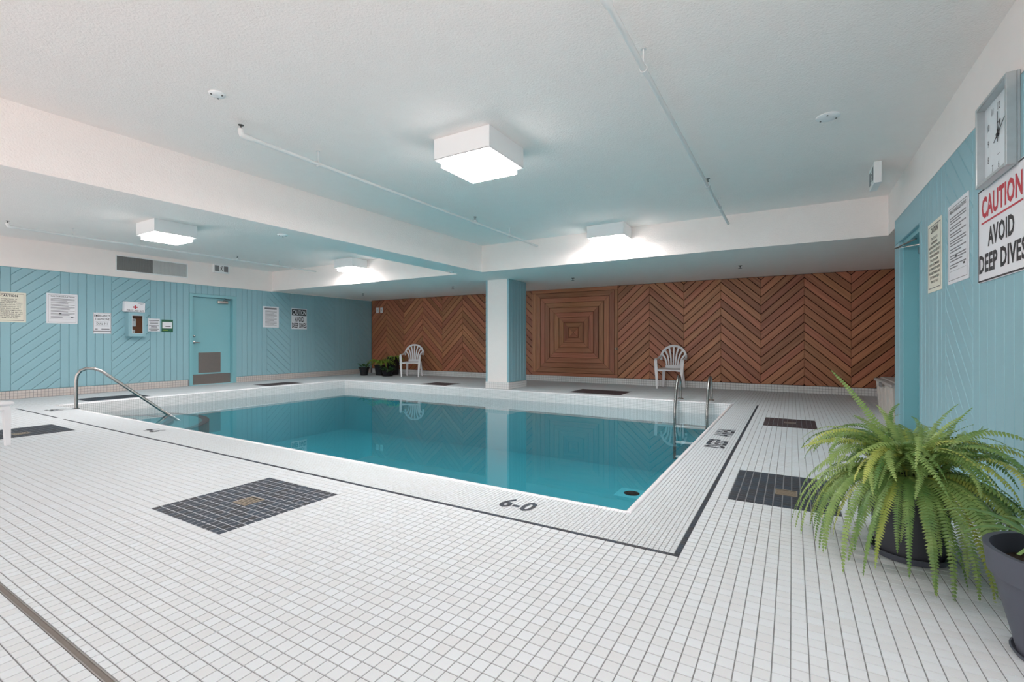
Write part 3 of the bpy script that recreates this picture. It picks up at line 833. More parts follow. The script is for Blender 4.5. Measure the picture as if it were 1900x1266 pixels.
# ---- column at the pool edge
CX0, CX1, CY0, CY1 = -5.665, -5.085, 8.45, 9.2
mb = MB(); mb.box(CX0 + 0.045, CX1 - 0.045, CY0, CY1, BASE, ZS); col = struct(mb.obj('column', 'stucco'), 'white stucco column with blue boarded sides at the pool edge', 'column')
mb = MB(); mb.box(CX0 - 0.005, CX1 + 0.005, CY0 - 0.008, CY1 + 0.005, 0, BASE); mb.obj('column_base', grid_mat('column_base_mosaic', lin(222, 221, 220), lin(140, 138, 136), 0.047, line=0.07), col)
FCR = frame((CX1, 0, 0), (0, 1, 0), (0, 0, 1)); FCL = frame((CX0, 0, 0), (0, -1, 0), (0, 0, 1))
nb = 6; wbd = (CY1 - CY0) / nb
for k in range(nb):
    a = CY0 - 0.004 + k * wbd
    board('column_board', [(a, BASE), (a + wbd, BASE), (a + wbd, ZS), (a, ZS)], FCR, PI / 2, 'blue', col, depth=0.044, gap=0.004, chamfer=0.006)
    board('column_board', [(-a - wbd, BASE), (-a, BASE), (-a, ZS), (-a - wbd, ZS)], FCL, PI / 2, 'blue', col, depth=0.044, gap=0.004, chamfer=0.006)

# ---- door in the left wall
def box_in(F, name, mat, parent, *b, bev=0.0):
    mb = MB()
    if bev: mb.bbox(*b, b=bev)
    else: mb.box(*b)
    o = mb.obj(name, mat); o.parent = parent
    o.matrix_local = (parent.matrix_world.inverted() @ F) if parent else F
    return o
def cyl_in(F, name, mat, parent, prof, c, seg=16, axis='z'):
    mb = MB(); mb.lathe(prof, c, seg, axis=axis); o = mb.obj(name, mat, None, True); o.parent = parent
    o.matrix_local = parent.matrix_world.inverted() @ F
    return o
fr = MB()
fr.box(5.43, 5.5, 0, 2.085, -0.14, 0.012); fr.box(6.385, 6.47, 0, 2.085, -0.14, 0.012); fr.box(5.5, 6.385, 2.02, 2.085, -0.14, 0.012)
door1 = fr.obj('door_1', 'door'); door1.matrix_world = FL; struct(door1)
box_in(FL, 'door_leaf', 'door', door1, 5.503, 6.382, 0.005, 2.017, -0.115, -0.075, bev=0.003)
box_in(FL, 'kick_plate', 'kick', door1, 5.515, 6.37, 0.012, 0.245, -0.0755, -0.071, bev=0.001)
lf = box_in(FL, 'louvre_frame', 'kick', door1, 5.655, 6.145, 0.275, 0.745, -0.0755, -0.068, bev=0.002)
for k in range(14):
    box_in(FL, 'louvre_slat', 'ventdark', lf, 5.685, 6.115, 0.30 + k * 0.03, 0.323 + k * 0.03, -0.07, -0.063)
cl = box_in(FL, 'door_closer', 'steel', door1, 6.06, 6.3, 1.9, 1.965, -0.075, -0.025, bev=0.008)
mb = MB(); mb.tube([(6.2, 1.965, -0.05), (6.2, 1.975, -0.05), (6.33, 1.985, 0.0), (6.15, 2.03, 0.0)], 0.008, 6); o = mb.obj('closer_arm', 'steel', cl)
o.matrix_local = Matrix.Identity(4)
lk = cyl_in(FL, 'deadbolt', 'steel', door1, [(0.028, -0.075), (0.028, -0.062), (0.02, -0.055), (0.0, -0.055)], (5.56, 1.12, 0))
hd = cyl_in(FL, 'door_handle', 'steel', door1, [(0.03, -0.075), (0.03, -0.066), (0.012, -0.062), (0.012, -0.03), (0.0, -0.03)], (5.56, 0.98, 0))
mb = MB(); mb.tube([(5.56, 0.98, -0.034), (5.60, 0.982, -0.032), (5.68, 0.972, -0.034)], [0.011, 0.01, 0.008], 8); o = mb.obj('lever', 'steel', hd, True); o.matrix_local = Matrix.Identity(4)

# ---- recessed door in the right wall
fr = MB()
fr.box(-DY1, -DY1 + 0.045, 0, DZ, -0.24, -0.03); fr.box(-DY0 - 0.045, -DY0, 0, DZ, -0.24, -0.03); fr.box(-DY1, -DY0, DZ - 0.045, DZ, -0.24, -0.03)
fr.box(-DY1 + 0.0, -DY1 + 0.06, 0, DZ, -0.24, -0.15); fr.box(-DY1, -DY0, DZ - 0.06, DZ, -0.24, -0.15)
door2 = fr.obj('door_2', 'door'); door2.matrix_world = FR; struct(door2)
box_in(FR, 'door_leaf', 'door', door2, -DY1 + 0.05, -DY0 - 0.05, 0.005, DZ - 0.05, -0.2, -0.16, bev=0.003)
cl = box_in(FR, 'door_closer', 'steel', door2, -6.35, -6.08, 1.9, 1.98, -0.16, -0.1, bev=0.01)
mb = MB(); mb.tube([(-6.3, 1.99, -0.13), (-6.3, 2.0, -0.13), (-6.6, 2.02, 0.05), (-6.2, 2.04, -0.06)], 0.009, 6); mb.obj('closer_arm', 'steel', cl).matrix_local = Matrix.Identity(4)

# ================================================================== THINGS
# ---- ceiling lamps
def lamp(x0, x1, y0, y1, label):
    t = thing('ceiling_light', label, 'ceiling light', ((x0 + x1) / 2, (y0 + y1) / 2, ZC), group='square ceiling lamps')
    hx, hy = (x1 - x0) / 2, (y1 - y0) / 2; zz = -0.187
    mb = MB()
    mb.box(-hx, hx, -hy, -hy + 0.006, zz, -0.002); mb.box(-hx, hx, hy - 0.006, hy, zz, -0.002)
    mb.box(-hx, -hx + 0.006, -hy + 0.006, hy - 0.006, zz, -0.002); mb.box(hx - 0.006, hx, -hy + 0.006, hy - 0.006, zz, -0.002)
    mb.box(-hx + 0.006, hx - 0.006, -hy + 0.006, hy - 0.006, -0.03, -0.002)
    mb.obj('housing', 'metalwhite', t)
    i = 0.042
    mb = MB(); mb.bbox(-hx + i, hx - i, -hy + i, hy - i, zz - 0.062, -0.06, b=0.006); mb.obj('diffuser', 'lens', t)
    mb = MB()
    for a, b, c, d in ((-hx, hx, -hy, -hy + i - 0.004), (-hx, hx, hy - i + 0.004, hy), (-hx, -hx + i - 0.004, -hy + i - 0.004, hy - i + 0.004), (hx - i + 0.004, hx, -hy + i - 0.004, hy - i + 0.004)):
        mb.box(a, b, c, d, zz - 0.002, zz + 0.004)
    mb.obj('trim_ring', 'metalwhite', t)
lamp(-2.755, -2.165, 3.28, 3.86, 'large square white ceiling lamp nearest, hanging over the deep end')
lamp(-8.605, -8.025, 3.28, 3.86, 'square white ceiling lamp between the air vent and the dropped beam')
lamp(-2.77, -2.185, 6.97, 7.385, 'square white ceiling lamp close to the soffit, right of the column')
lamp(-8.69, -8.11, 6.97, 7.385, 'small looking square lamp against the soffit, left of the column')

# ---- sprinkler pipes under the ceiling
def pipe(x, label, heads=(2.19, 5.5), hangers=(2.92, 6.45)):
    z = 2.685; r = 0.017
    t = thing('sprinkler_pipe', label, 'pipe', (x, 2.19, z), group='white sprinkler pipes')
    mb = MB(); mb.tube([(0, 0.02, 0), (0, YS - 2.19 - 0.002, 0)], r, 12); mb.obj('pipe_run', 'pipewhite', t, True)
    for k, y in enumerate(heads):
        d = y - 2.19
        mb = MB()
        if k == 0: mb.tube([(0, 0.09, 0), (0, 0.03, 0), (0, 0.008, 0.008), (0, 0, 0.03), (0, 0, 0.05)], [0.024, 0.025, 0.025, 0.024, 0.022], 12)
        else: mb.tube([(0, d - 0.035, 0), (0, d + 0.035, 0)], 0.023, 12); mb.tube([(0, d, 0), (0, d, 0.04)], 0.018, 12)
        f = mb.obj('fitting', 'pipewhite', t, True)
        mb = MB(); mb.lathe([(0.012, 0.04), (0.014, 0.055), (0.006, 0.06), (0.005, 0.075), (0.02, 0.078), (0.022, 0.081), (0, 0.081)], (0, d if k else 0, 0), 14)
        mb.obj('sprinkler_head', 'sprinkler', t, True)
    for y in hangers:
        d = y - 2.19
        mb = MB(); mb.tube([(0, d, 0.02), (0, d, ZC - z - 0.002)], 0.005, 6); mb.lathe([(0.018, 0.0), (0.018, -0.004), (0, -0.004)], (0, d, ZC - z - 0.002), 10)
        ring = [(0.022 * math.cos(a), d, 0.024 * math.sin(a)) for a in np.linspace(PI / 2, PI / 2 + 2 * PI, 13)]
        mb.tube(ring, 0.004, 5); mb.obj('hanger', 'pipewhite', t, True)
pipe(-0.79, 'white sprinkler pipe crossing the ceiling at the right, over the deep end border')
pipe(-3.87, 'white sprinkler pipe crossing the middle of the ceiling beside the nearest lamp')
pipe(-9.88, 'white sprinkler pipe across the ceiling bay beside the air vent', heads=(2.19, 5.52))
for x, y, lb in ((-0.78, 9.04, 'dark sprinkler head under the soffit above the chevron wall, rightmost of four'), (-3.9, 9.04, 'dark sprinkler head under the soffit in front of the square wooden door'),
                 (-6.98, 9.0, 'dark sprinkler head under the soffit just left of the column'), (-10.1, 9.05, 'dark sprinkler head under the soffit above the potted plants')):
    t = thing('sprinkler', lb, 'sprinkler', (x, y, ZS), group='soffit sprinklers')
    mb = MB(); mb.lathe([(0.035, 0.0), (0.033, -0.006), (0.012, -0.008)], seg=14); mb.obj('escutcheon', 'sprinkler', t, True)
    mb = MB(); mb.lathe([(0.011, -0.006), (0.011, -0.02), (0.005, -0.024), (0.005, -0.045), (0.03, -0.047), (0.03, -0.05), (0, -0.05)], seg=12); mb.obj('deflector', 'sprinkler', t, True)
for x, y, z, r, lb in ((-3.61, 1.87, ZC, 0.055, 'small round white ceiling plate beside the end of the middle pipe'), (0.245, 4.56, ZC, 0.085, 'round white ceiling plate near the hanging exit sign'),
                       (-5.384, 3.56, ZS, 0.06, 'round white plate under the dropped beam, nearer one'), (-5.5, 7.03, ZS, 0.06, 'round white plate under the dropped beam near the column')):
    t = thing('ceiling_plate', lb, 'ceiling plate', (x, y, z))
    mb = MB(); mb.lathe([(r, 0.0), (r, -0.006), (r * 0.85, -0.014), (r * 0.3, -0.018), (0, -0.018)], seg=24); mb.obj('cover', 'metalwhite', t, True)
    for a in (0.4, 2.5, 4.6):
        mb = MB(); mb.lathe([(0.006, -0.013), (0.006, -0.02), (0, -0.02)], (r * 0.72 * math.cos(a), r * 0.72 * math.sin(a), 0), 8); mb.obj('screw', 'sprinkler', t)

# ---- signs -----------------------------------------------------------
SPLIT = {'lettering', 'numeral', 'red_heading', 'handwritten_note', 'dial_mark'}
def flat_obj(name, mb, mats, parent):
    if name in SPLIT and len(mb.cut) > 1:          # every line of writing is a part of its own
        ends = mb.cut[1:] + [(len(mb.v), len(mb.f))]
        for (v0, f0), (v1, f1) in zip(mb.cut, ends):
            sub = MB(); sub.v = mb.v[v0:v1]; sub.f = [tuple(i - v0 for i in f) for f in mb.f[f0:f1]]; sub.mi = [0] * (f1 - f0)
            o = flat_obj(name, sub, mats, parent)
        return o
    me = bpy.data.meshes.new(name); me.from_pydata(mb.v, [], mb.f)
    for m in (mats if isinstance(mats, list) else [mats]): me.materials.append(MT[m])
    if any(mb.mi): me.polygons.foreach_set('material_index', mb.mi)
    me.update(); o = bpy.data.objects.new(name, me); COL.objects.link(o); o.parent = parent
    if name in ('fine_print', 'border_line'): stuff(o)
    return o
def rect(mb, x0, x1, y0, y1, z, mi=0): mb.cut.append((len(mb.v), len(mb.f))); mb.add([(x0, y0, z), (x1, y0, z), (x1, y1, z), (x0, y1, z)], [(0, 1, 2, 3)], mi)
def border(mb, x0, x1, y0, y1, w, z, mi=0):
    rect(mb, x0, x1, y0, y0 + w, z, mi); rect(mb, x0, x1, y1 - w, y1, z, mi); rect(mb, x0, x0 + w, y0 + w, y1 - w, z, mi); rect(mb, x1 - w, x1, y0 + w, y1 - w, z, mi)
def sign(F, u0, u1, v0, v1, label, board_mat, name='wall_sign', group=None, thick=0.006):
    M = F @ Matrix.Translation(((u0 + u1) / 2, (v0 + v1) / 2, 0))
    t = thing(name, label, 'sign', matrix=M, group=group)
    w, h = (u1 - u0) / 2, (v1 - v0) / 2
    mb = MB(); mb.bbox(-w, w, -h, h, 0.0005, thick, b=0.0015); mb.obj('panel', board_mat, t)
    return t, w, h, thick + 0.0008
POOL = ['THIS POOL IS', 'UNSUPERVISED.', 'BATHERS UNDER TWELVE', 'YEARS OF AGE ARE NOT', 'ALLOWED WITHIN THE', 'POOL ENCLOSURE', 'UNLESS ACCOMPANIED', 'BY A PARENT OR HIS OR', 'HER AGENT WHO IS NOT', 'LESS THAN SIXTEEN', 'YEARS OF AGE.']
PW = [0.5, 0.5, 0.84, 0.84, 0.74, 0.62, 0.8, 0.86, 0.86, 0.7, 0.56]
def pool_sign(F, u0, u1, v0, v1, label):
    t, w, h, z = sign(F, u0, u1, v0, v1, label, 'signcream')
    mb = MB(); border(mb, -w * 0.88, w * 0.88, -h * 0.9, h * 0.9, 0.006, z); flat_obj('border_line', mb, 'purple', t)
    mb = MB(); put_text(mb, 'CAUTION', -w * 0.5, w * 0.5, h * 0.68, h * 0.84, z, 0.03)
    step = 1.36 * h / len(POOL)
    for i, (s, f) in enumerate(zip(POOL, PW)):
        y = h * 0.60 - (i + 1) * step + step * 0.1
        put_text(mb, s, -w * f * 0.92, w * f * 0.92, y, y + step * 0.6, z, 0.012)
    flat_obj('lettering', mb, 'ink', t)
def rules_sign(F, u0, u1, v0, v1, label):
    t, w, h, z = sign(F, u0, u1, v0, v1, label, 'signwhite')
    mb = MB(); border(mb, -w * 0.9, w * 0.9, -h * 0.92, h * 0.9, 0.004, z); flat_obj('border_line', mb, 'purple', t)
    mb = MB(); put_text(mb, 'HEALTH REGULATIONS', -w * 0.8, w * 0.8, h * 0.76, h * 0.85, z, 0.015); flat_obj('lettering', mb, 'ink', t)
    mb = MB(); y = h * 0.66; r = random.Random(5)
    for par in (3, 2, 2, 3, 2, 3, 2):
        for k in range(par):
            rect(mb, -w * 0.74, w * (0.8 if k < par - 1 else r.uniform(0.0, 0.5)), y - h * 0.03, y, z); y -= h * 0.065
        y -= h * 0.035
    rect(mb, -w * 0.8, w * 0.8, y - 0.002, y, z)
    flat_obj('fine_print', mb, 'inkgrey', t)
    mb = MB()
    for a, b in ((-0.22, -0.32), (0.55, -0.57)): rect(mb, w * a, w * (a + 0.16), h * (b - 0.05), h * b, z + 0.0004)
    flat_obj('handwritten_note', mb, 'ink', t)
pool_sign(FL, 2.385, 2.805, 1.335, 1.855, 'cream pool supervision caution notice at the left edge of the blue wall')
rules_sign(FL, 3.069, 3.505, 1.331, 1.884, 'white health regulations notice between the cream notice and the emergency telephone sign')
# emergency telephone sign
t, w, h, z = sign(FL, 3.733, 4.017, 1.15, 1.563, 'small white emergency telephone sign left of the first aid cabinet', 'signwhite')
mb = MB(); border(mb, -w * 0.97, w * 0.97, -h * 0.97, h * 0.97, 0.004, z); rect(mb, -w * 0.72, w * 0.72, h * 0.12, h * 0.145, z); rect(mb, -w * 0.72, w * 0.72, -h * 0.26, -h * 0.235, z); flat_obj('border_line', mb, 'purple', t)
mb = MB(); put_text(mb, 'EMERGENCY', -w * 0.86, w * 0.86, h * 0.6, h * 0.82, z, 0.012); put_text(mb, 'TELEPHONE', -w * 0.8, w * 0.8, h * 0.28, h * 0.5, z, 0.012); put_text(mb, 'DIAL 911', -w * 0.62, w * 0.62, -h * 0.15, h * 0.05, z, 0.012)
flat_obj('lettering', mb, 'ink', t)
mb = MB(); rect(mb, -w * 0.8, -w * 0.5, -h * 0.6, -h * 0.52, z); rect(mb, -w * 0.1, w * 0.8, -h * 0.6, -h * 0.52, z); rect(mb, -w * 0.95, w * 0.95, -h * 0.8, -h * 0.72, z); flat_obj('fine_print', mb, 'inkgrey', t)
# small notices right of the cabinet
t, w, h, z = sign(FL, 4.64, 4.856, 1.214, 1.484, 'small pale grey notice right of the first aid cabinet', 'signwhite')
mb = MB()
for y, a in ((0.68, 0.85), (0.46, 0.7), (0.26, 0.7), (-0.1, 0.85), (-0.3, 0.5), (-0.46, 0.6), (-0.66, 0.85), (-0.84, 0.6)): rect(mb, -w * a, w * a, h * (y - 0.05), h * (y + 0.05), z)
flat_obj('fine_print', mb, 'inkgrey', t)
t, w, h, z = sign(FL, 4.887, 5.105, 1.203, 1.47, 'small dark green framed notice left of the teal door', 'green')
mb = MB(); rect(mb, -w * 0.86, w * 0.86, -h * 0.4, h * 0.62, z); flat_obj('white_field', mb, 'signwhite', t)
mb = MB(); rect(mb, -w * 0.35, w * 0.6, -h * 0.15, -h * 0.05, z + 0.0005); flat_obj('fine_print', mb, 'ink', t)
mb = MB(); rect(mb, -w * 0.8, w * 0.1, -h * 0.78, -h * 0.62, z); flat_obj('pale_print', mb, 'fernfar', t)
# notices beyond the door
t, w, h, z = sign(FL, 7.142, 7.577, 1.362, 1.905, 'faded grey notice right of the teal door', 'signwhite')
mb = MB(); rect(mb, -w * 0.8, w * 0.72, h * 0.72, h * 0.88, z); y = 0.6
for k in range(17):
    rect(mb, -w * 0.72, w * (0.72 if k % 4 != 3 else 0.4), h * (y - 0.03), h * y, z); y -= 0.085
flat_obj('fine_print', mb, 'inkgrey', t)
t, w, h, z = sign(FL, 7.94, 8.41, 1.336, 1.905, 'white caution avoid deep dives sign with black heading bar on the far blue wall', 'signwhite')
mb = MB(); rect(mb, -w * 0.94, w * 0.94, h * 0.3, h * 0.9, z); flat_obj('heading_bar', mb, 'ink', t)
mb = MB(); put_text(mb, 'CAUTION', -w * 0.85, w * 0.87, h * 0.37, h * 0.83, z + 0.0006, 0.02); flat_obj('heading_lettering', mb, 'signwhite', t)
mb = MB(); put_text(mb, 'AVOID', -w * 0.56, w * 0.6, -h * 0.3, h * 0.18, z, 0.03); put_text(mb, 'DEEP DIVES', -w * 0.92, w * 0.94, -h * 0.88, -h * 0.4, z, 0.03); flat_obj('lettering', mb, 'ink', t)
# right wall
pool_sign(FR, -5.37, -4.935, 1.415, 2.0, 'cream pool supervision caution notice beside the recessed door on the right wall')
rules_sign(FR, -4.755, -4.27, 1.425, 2.01, 'white health regulations notice left of the clock on the right wall')
t, w, h, z = sign(FR, -4.07, -3.325, 1.363, 1.94, 'large white sign with red caution heading under the clock', 'signwhite', thick=0.008)
mb = MB(); border(mb, -w * 0.985, w * 0.985, -h * 0.985, h * 0.985, 0.01, z); flat_obj('border_line', mb, 'ink', t)
mb = MB(); put_text(mb, 'CAUTION', -w * 0.81, w * 0.81, h * 0.34, h * 0.8, z, 0.035); rect(mb, -w * 0.83, w * 0.83, h * 0.235, h * 0.275, z); flat_obj('red_heading', mb, 'inkred', t)
mb = MB(); put_text(mb, 'AVOID', -w * 0.53, w * 0.53, -h * 0.29, h * 0.12, z, 0.035); put_text(mb, 'DEEP DIVES', -w * 0.94, w * 0.94, -h * 0.81, -h * 0.41, z, 0.035); flat_obj('lettering', mb, 'ink', t)

# ---- clock
cs = 0.486
t = thing('wall_clock', 'square silver framed wall clock above the red caution sign', 'clock', matrix=FR @ Matrix.Translation((-3.69, 2.168, 0.0)))
hw = cs / 2; d = 0.055
mb = MB(); mb.box(-hw, hw, -hw, hw, 0.001, 0.012); mb.obj('back_plate', 'clockframe', t)
fw_ = 0.022
for nm, b in (('frame_side', (-hw, -hw + fw_, -hw, hw)), ('frame_side', (hw - fw_, hw, -hw, hw)), ('frame_side', (-hw + fw_, hw - fw_, -hw, -hw + fw_)), ('frame_side', (-hw + fw_, hw - fw_, hw - fw_, hw))):
    mb = MB(); mb.bbox(b[0], b[1], b[2], b[3], 0.012, d, b=0.003); mb.obj(nm, 'clockframe', t)
mb = MB(); mb.box(-hw + fw_, hw - fw_, -hw + fw_, hw - fw_, 0.012, 0.016); mb.obj('dial', 'clockface', t)
mb = MB()
for k in range(1, 13):
    a = PI / 2 - k * PI / 6; R = 0.165
    R = min(R / max(abs(math.cos(a)), abs(math.sin(a))), 0.195)
    x, y = R * math.cos(a), R * math.sin(a)
    ww_ = 0.018 if k < 10 else 0.034
    if k == 1: ww_ = 0.006
    if k == 11: ww_ = 0.026
    put_text(mb, str(k), x - ww_ / 2, x + ww_ / 2, y - 0.021, y + 0.021, 0.0168, 0.006)
flat_obj('numeral', mb, 'ink', t)
mb = MB(); rect(mb, -0.02, 0.02, -0.11, -0.106, 0.0168); rect(mb, -0.025, 0.02, 0.07, 0.078, 0.0168); flat_obj('dial_mark', mb, 'inkgrey', t)
for nm, a, L, tl, wd in (('minute_hand', PI / 2, 0.13, 0.04, 0.007), ('hour_hand', PI / 2 - 0.55, 0.085, 0.02, 0.009), ('second_hand', 0.5, 0.14, 0.06, 0.004)):
    mb = MB(); ca, sa = math.cos(a), math.sin(a)
    mb.sweep([(-tl * ca, -tl * sa, 0.023), (L * ca, L * sa, 0.023)], wd, 0.002, (-sa, ca, 0)); mb.obj(nm, 'ink', t)
mb = MB(); mb.lathe([(0.009, 0.016), (0.009, 0.027), (0, 0.027)], seg=12); mb.obj('hub', 'ink', t)

# ---- exit signs
def exit_sign(M, w, h, dpt, label, mount_top=False):
    t = thing('exit_sign', label, 'exit sign', matrix=M)
    mb = MB(); mb.bbox(-w / 2, w / 2, -h / 2, h / 2, 0, dpt, b=0.004); mb.obj('housing', 'metalwhite', t)
    z = dpt + 0.0012
    mb = MB(); rect(mb, -w * 0.42, w * 0.42, -h * 0.32, h * 0.32, z); flat_obj('dark_panel', mb, 'exitdark', t)
    mb = MB(); rect(mb, -w * 0.15, w * 0.15, -h * 0.34, h * 0.34, z + 0.0006); flat_obj('pictogram_field', mb, 'screen', t)
    mb = MB(); s = h * 0.3
    def bar(a, b, ww):
        dx, dy = b[0] - a[0], b[1] - a[1]; L = math.hypot(dx, dy); nx, ny = -dy / L * ww / 2, dx / L * ww / 2
        mb.add([(a[0] + nx, a[1] + ny, z + 0.0012), (a[0] - nx, a[1] - ny, z + 0.0012), (b[0] - nx, b[1] - ny, z + 0.0012), (b[0] + nx, b[1] + ny, z + 0.0012)], [(0, 1, 2, 3)])
    P = lambda x, y: (x * s, y * s)
    bar(P(0.1, 0.5), P(-0.1, -0.1), s * 0.32); bar(P(-0.1, -0.1), P(0.25, -0.35), s * 0.2); bar(P(0.25, -0.35), P(0.2, -0.85), s * 0.2)
    bar(P(-0.1, -0.1), P(-0.3, -0.5), s * 0.2); bar(P(-0.3, -0.5), P(-0.7, -0.6), s * 0.2); bar(P(0.1, 0.45), P(0.5, 0.15), s * 0.15); bar(P(0.1, 0.45), P(-0.4, 0.4), s * 0.15); bar(P(-0.4, 0.4), P(-0.5, 0.05), s * 0.15)
    n = 10; mb.add([(0.2 * s + 0.17 * s * math.cos(2 * PI * k / n), 0.8 * s + 0.17 * s * math.sin(2 * PI * k / n), z + 0.0012) for k in range(n)], [tuple(range(n))])
    flat_obj('running_figure', mb, 'ink', t)
    if mount_top:
        mb = MB(); mb.box(-w * 0.3, w * 0.3, h / 2 - 0.001, h / 2 + 0.004, dpt * 0.15, dpt * 0.85); mb.obj('ceiling_mount', 'metalwhite', t)
exit_sign(FL @ Matrix.Translation((6.1, 2.715, 0.0)), 0.36, 0.21, 0.05, 'white running figure exit sign on the white band above the teal door')
exit_sign(frame((0.765, 6.085, 2.695), (0, -1, 0), (0, 0, 1)), 0.335, 0.215, 0.065, 'white running figure exit sign hanging from the ceiling by the right wall', True)

# ---- air vent on the left wall
t = thing('air_vent', 'wide louvred air vent, half dark and half pale, on the white band', 'vent', matrix=FL @ Matrix.Translation((4.738, 2.576, 0)))
w, h = 0.657, 0.163
for b in ((-w, w, h - 0.022, h), (-w, w, -h, -h + 0.022), (-w, -w + 0.022, -h + 0.022, h - 0.022), (w - 0.022, w, -h + 0.022, h - 0.022), (-0.012, 0.012, -h + 0.022, h - 0.022)):
    mb = MB(); mb.bbox(*b, 0.0005, 0.014, b=0.002); mb.obj('frame_bar', 'metalwhite' if abs(b[0]) > 0.1 else 'ventlight', t)
mb = MB(); mb.box(-w + 0.02, -0.01, -h + 0.02, h - 0.02, 0.0005, 0.003); mb.obj('dark_backing', 'ventdark', t)
mb = MB(); mb.box(0.01, w - 0.02, -h + 0.02, h - 0.02, 0.0005, 0.003); mb.obj('pale_backing', 'ventlight', t)
for side, mat in ((-1, 'ventdark'), (1, 'ventlight')):
    mb = MB()
    for k in range(26):
        x = side * (0.024 + k * 0.0235 + 0.006)
        mb.add([(x - 0.006, -h + 0.024, 0.003), (x + 0.004, -h + 0.024, 0.012), (x + 0.004, h - 0.024, 0.012), (x - 0.006, h - 0.024, 0.003), (x + 0.007, -h + 0.024, 0.012), (x + 0.007, h - 0.024, 0.012), (x - 0.003, -h + 0.024, 0.003), (x - 0.003, h - 0.024, 0.003)], [(0, 1, 2, 3), (1, 4, 5, 2), (4, 6, 7, 5)])
    stuff(mb.obj('vent_slats', mat, t))

# ---- first aid cabinet and the kit on it
t = thing('first_aid_cabinet', 'pale blue wall cabinet with a glass window, phone inside', 'cabinet', matrix=FL @ Matrix.Translation((4.395, 1.345, 0)))
w, h, dp = 0.152, 0.245, 0.16
wx, wh = 0.094, 0.185
for nm, b in (('side_panel', (-w, -w + 0.012, -h, h)), ('side_panel', (w - 0.012, w, -h, h)), ('side_panel', (-w + 0.012, w - 0.012, -h, -h + 0.012)), ('side_panel', (-w + 0.012, w - 0.012, h - 0.012, h))):
    mb = MB(); mb.bbox(*b, 0.001, dp - 0.014, b=0.001); mb.obj(nm, 'blue', t)
mb = MB(); mb.box(-w + 0.012, w - 0.012, -h + 0.012, h - 0.012, 0.001, 0.008); mb.obj('back_panel', 'brown', t)
mb = MB(); mb.box(-w, -wx, -h, h, dp - 0.014, dp); mb.box(wx, w, -h, h, dp - 0.014, dp); mb.box(-wx, wx, -h, -wh, dp - 0.014, dp); mb.box(-wx, wx, wh, h, dp - 0.014, dp)
dr_ = mb.obj('cabinet_door', 'blue', t)
mb = MB(); border(mb, -wx, wx, -wh, wh, 0.006, dp + 0.0008); flat_obj('window_trim', mb, 'signwhite', dr_)
mb = MB(); mb.box(-wx, wx, -wh, wh, dp - 0.009, dp - 0.006); mb.obj('pane', 'cabglass', dr_)
t2 = thing('telephone', 'pale wall telephone inside the pale blue cabinet', 'telephone', matrix=FL @ Matrix.Translation((4.355, 1.38, 0.009)))
mb = MB(); mb.bbox(-0.055, 0.055, -0.075, 0.085, 0.0, 0.05, b=0.01); mb.obj('phone_body', 'signwhite', t2)
mb = MB(); mb.bbox(-0.02, 0.035, 0.045, 0.066, 0.05, 0.053, b=0.001); mb.obj('display', 'ink', t2)
mb = MB(); mb.bbox(-0.045, -0.015, -0.065, 0.07, 0.05, 0.075, b=0.008); mb.obj('handset', 'casewhite', t2)
t2 = thing('socket_box', 'small white socket box below the telephone in the cabinet', 'socket', matrix=FL @ Matrix.Translation((4.36, 1.195, 0.009)))
mb = MB(); mb.bbox(-0.04, 0.04, -0.045, 0.045, 0.0, 0.03, b=0.004); mb.obj('cover', 'casewhite', t2)
mb = MB(); mb.box(-0.01, 0.01, -0.012, 0.008, 0.03, 0.0315); mb.obj('jack', 'inkgrey', t2)
KM = FL @ Matrix.Translation((4.365, 1.592, 0.0)) @ Matrix.Rotation(math.radians(-2), 4, 'Z')
t = thing('first_aid_kit', 'white first aid kit case with red cross standing on the cabinet', 'first aid kit', matrix=KM)
mb = MB(); mb.bbox(-0.175, 0.175, 0.004, 0.212, 0.005, 0.13, b=0.014); mb.obj('case', 'casewhite', t)
mb = MB(); mb.bbox(-0.177, 0.177, 0.002, 0.214, 0.06, 0.066, b=0.002); mb.obj('case_seam', 'signwhite', t)
mb = MB(); z = 0.1312; rect(mb, -0.013, 0.013, 0.07, 0.14, z); rect(mb, -0.04, -0.013, 0.092, 0.118, z); rect(mb, 0.013, 0.04, 0.092, 0.118, z); flat_obj('red_cross', mb, 'inkred', t)
mb = MB(); put_text(mb, 'FIRST AID KIT', -0.14, 0.15, 0.02, 0.05, z, 0.02); flat_obj('lettering', mb, 'ink', t)
mb = MB(); rect(mb, 0.05, 0.15, 0.185, 0.192, z); rect(mb, 0.08, 0.125, 0.165, 0.171, z); flat_obj('fine_print', mb, 'inkgrey', t)

# ---- switches and socket on the wooden wall
for x, zz, lb in ((-11.375, 1.992, 'white switch plate high on the cedar wall, the one nearer the corner'), (-11.195, 1.989, 'white switch plate high on the cedar wall, the one farther from the corner')):
    t = thing('light_switch', lb, 'switch', matrix=FB @ Matrix.Translation((x, zz, 0)), group='switch plates')
    mb = MB(); mb.bbox(-0.058, 0.058, -0.085, 0.085, 0.0005, 0.008, b=0.003); mb.obj('plate', 'plastic', t)
    mb = MB(); mb.bbox(-0.018, 0.018, -0.035, 0.035, 0.008, 0.016, b=0.003); mb.obj('rocker', 'ventlight', t)
t = thing('wall_socket', 'grey power socket low on the cedar wall left of the fan-backed chair', 'socket', matrix=FB @ Matrix.Translation((-10.42, 0.36, 0)))
mb = MB(); mb.bbox(-0.05, 0.05, -0.08, 0.08, 0.0005, 0.012, b=0.003); mb.obj('plate', 'ventlight', t)
for y in (-0.035, 0.035):
    mb = MB(); mb.bbox(-0.022, 0.022, y - 0.02, y + 0.02, 0.012, 0.015, b=0.001); mb.obj('outlet', 'ventdark', t)

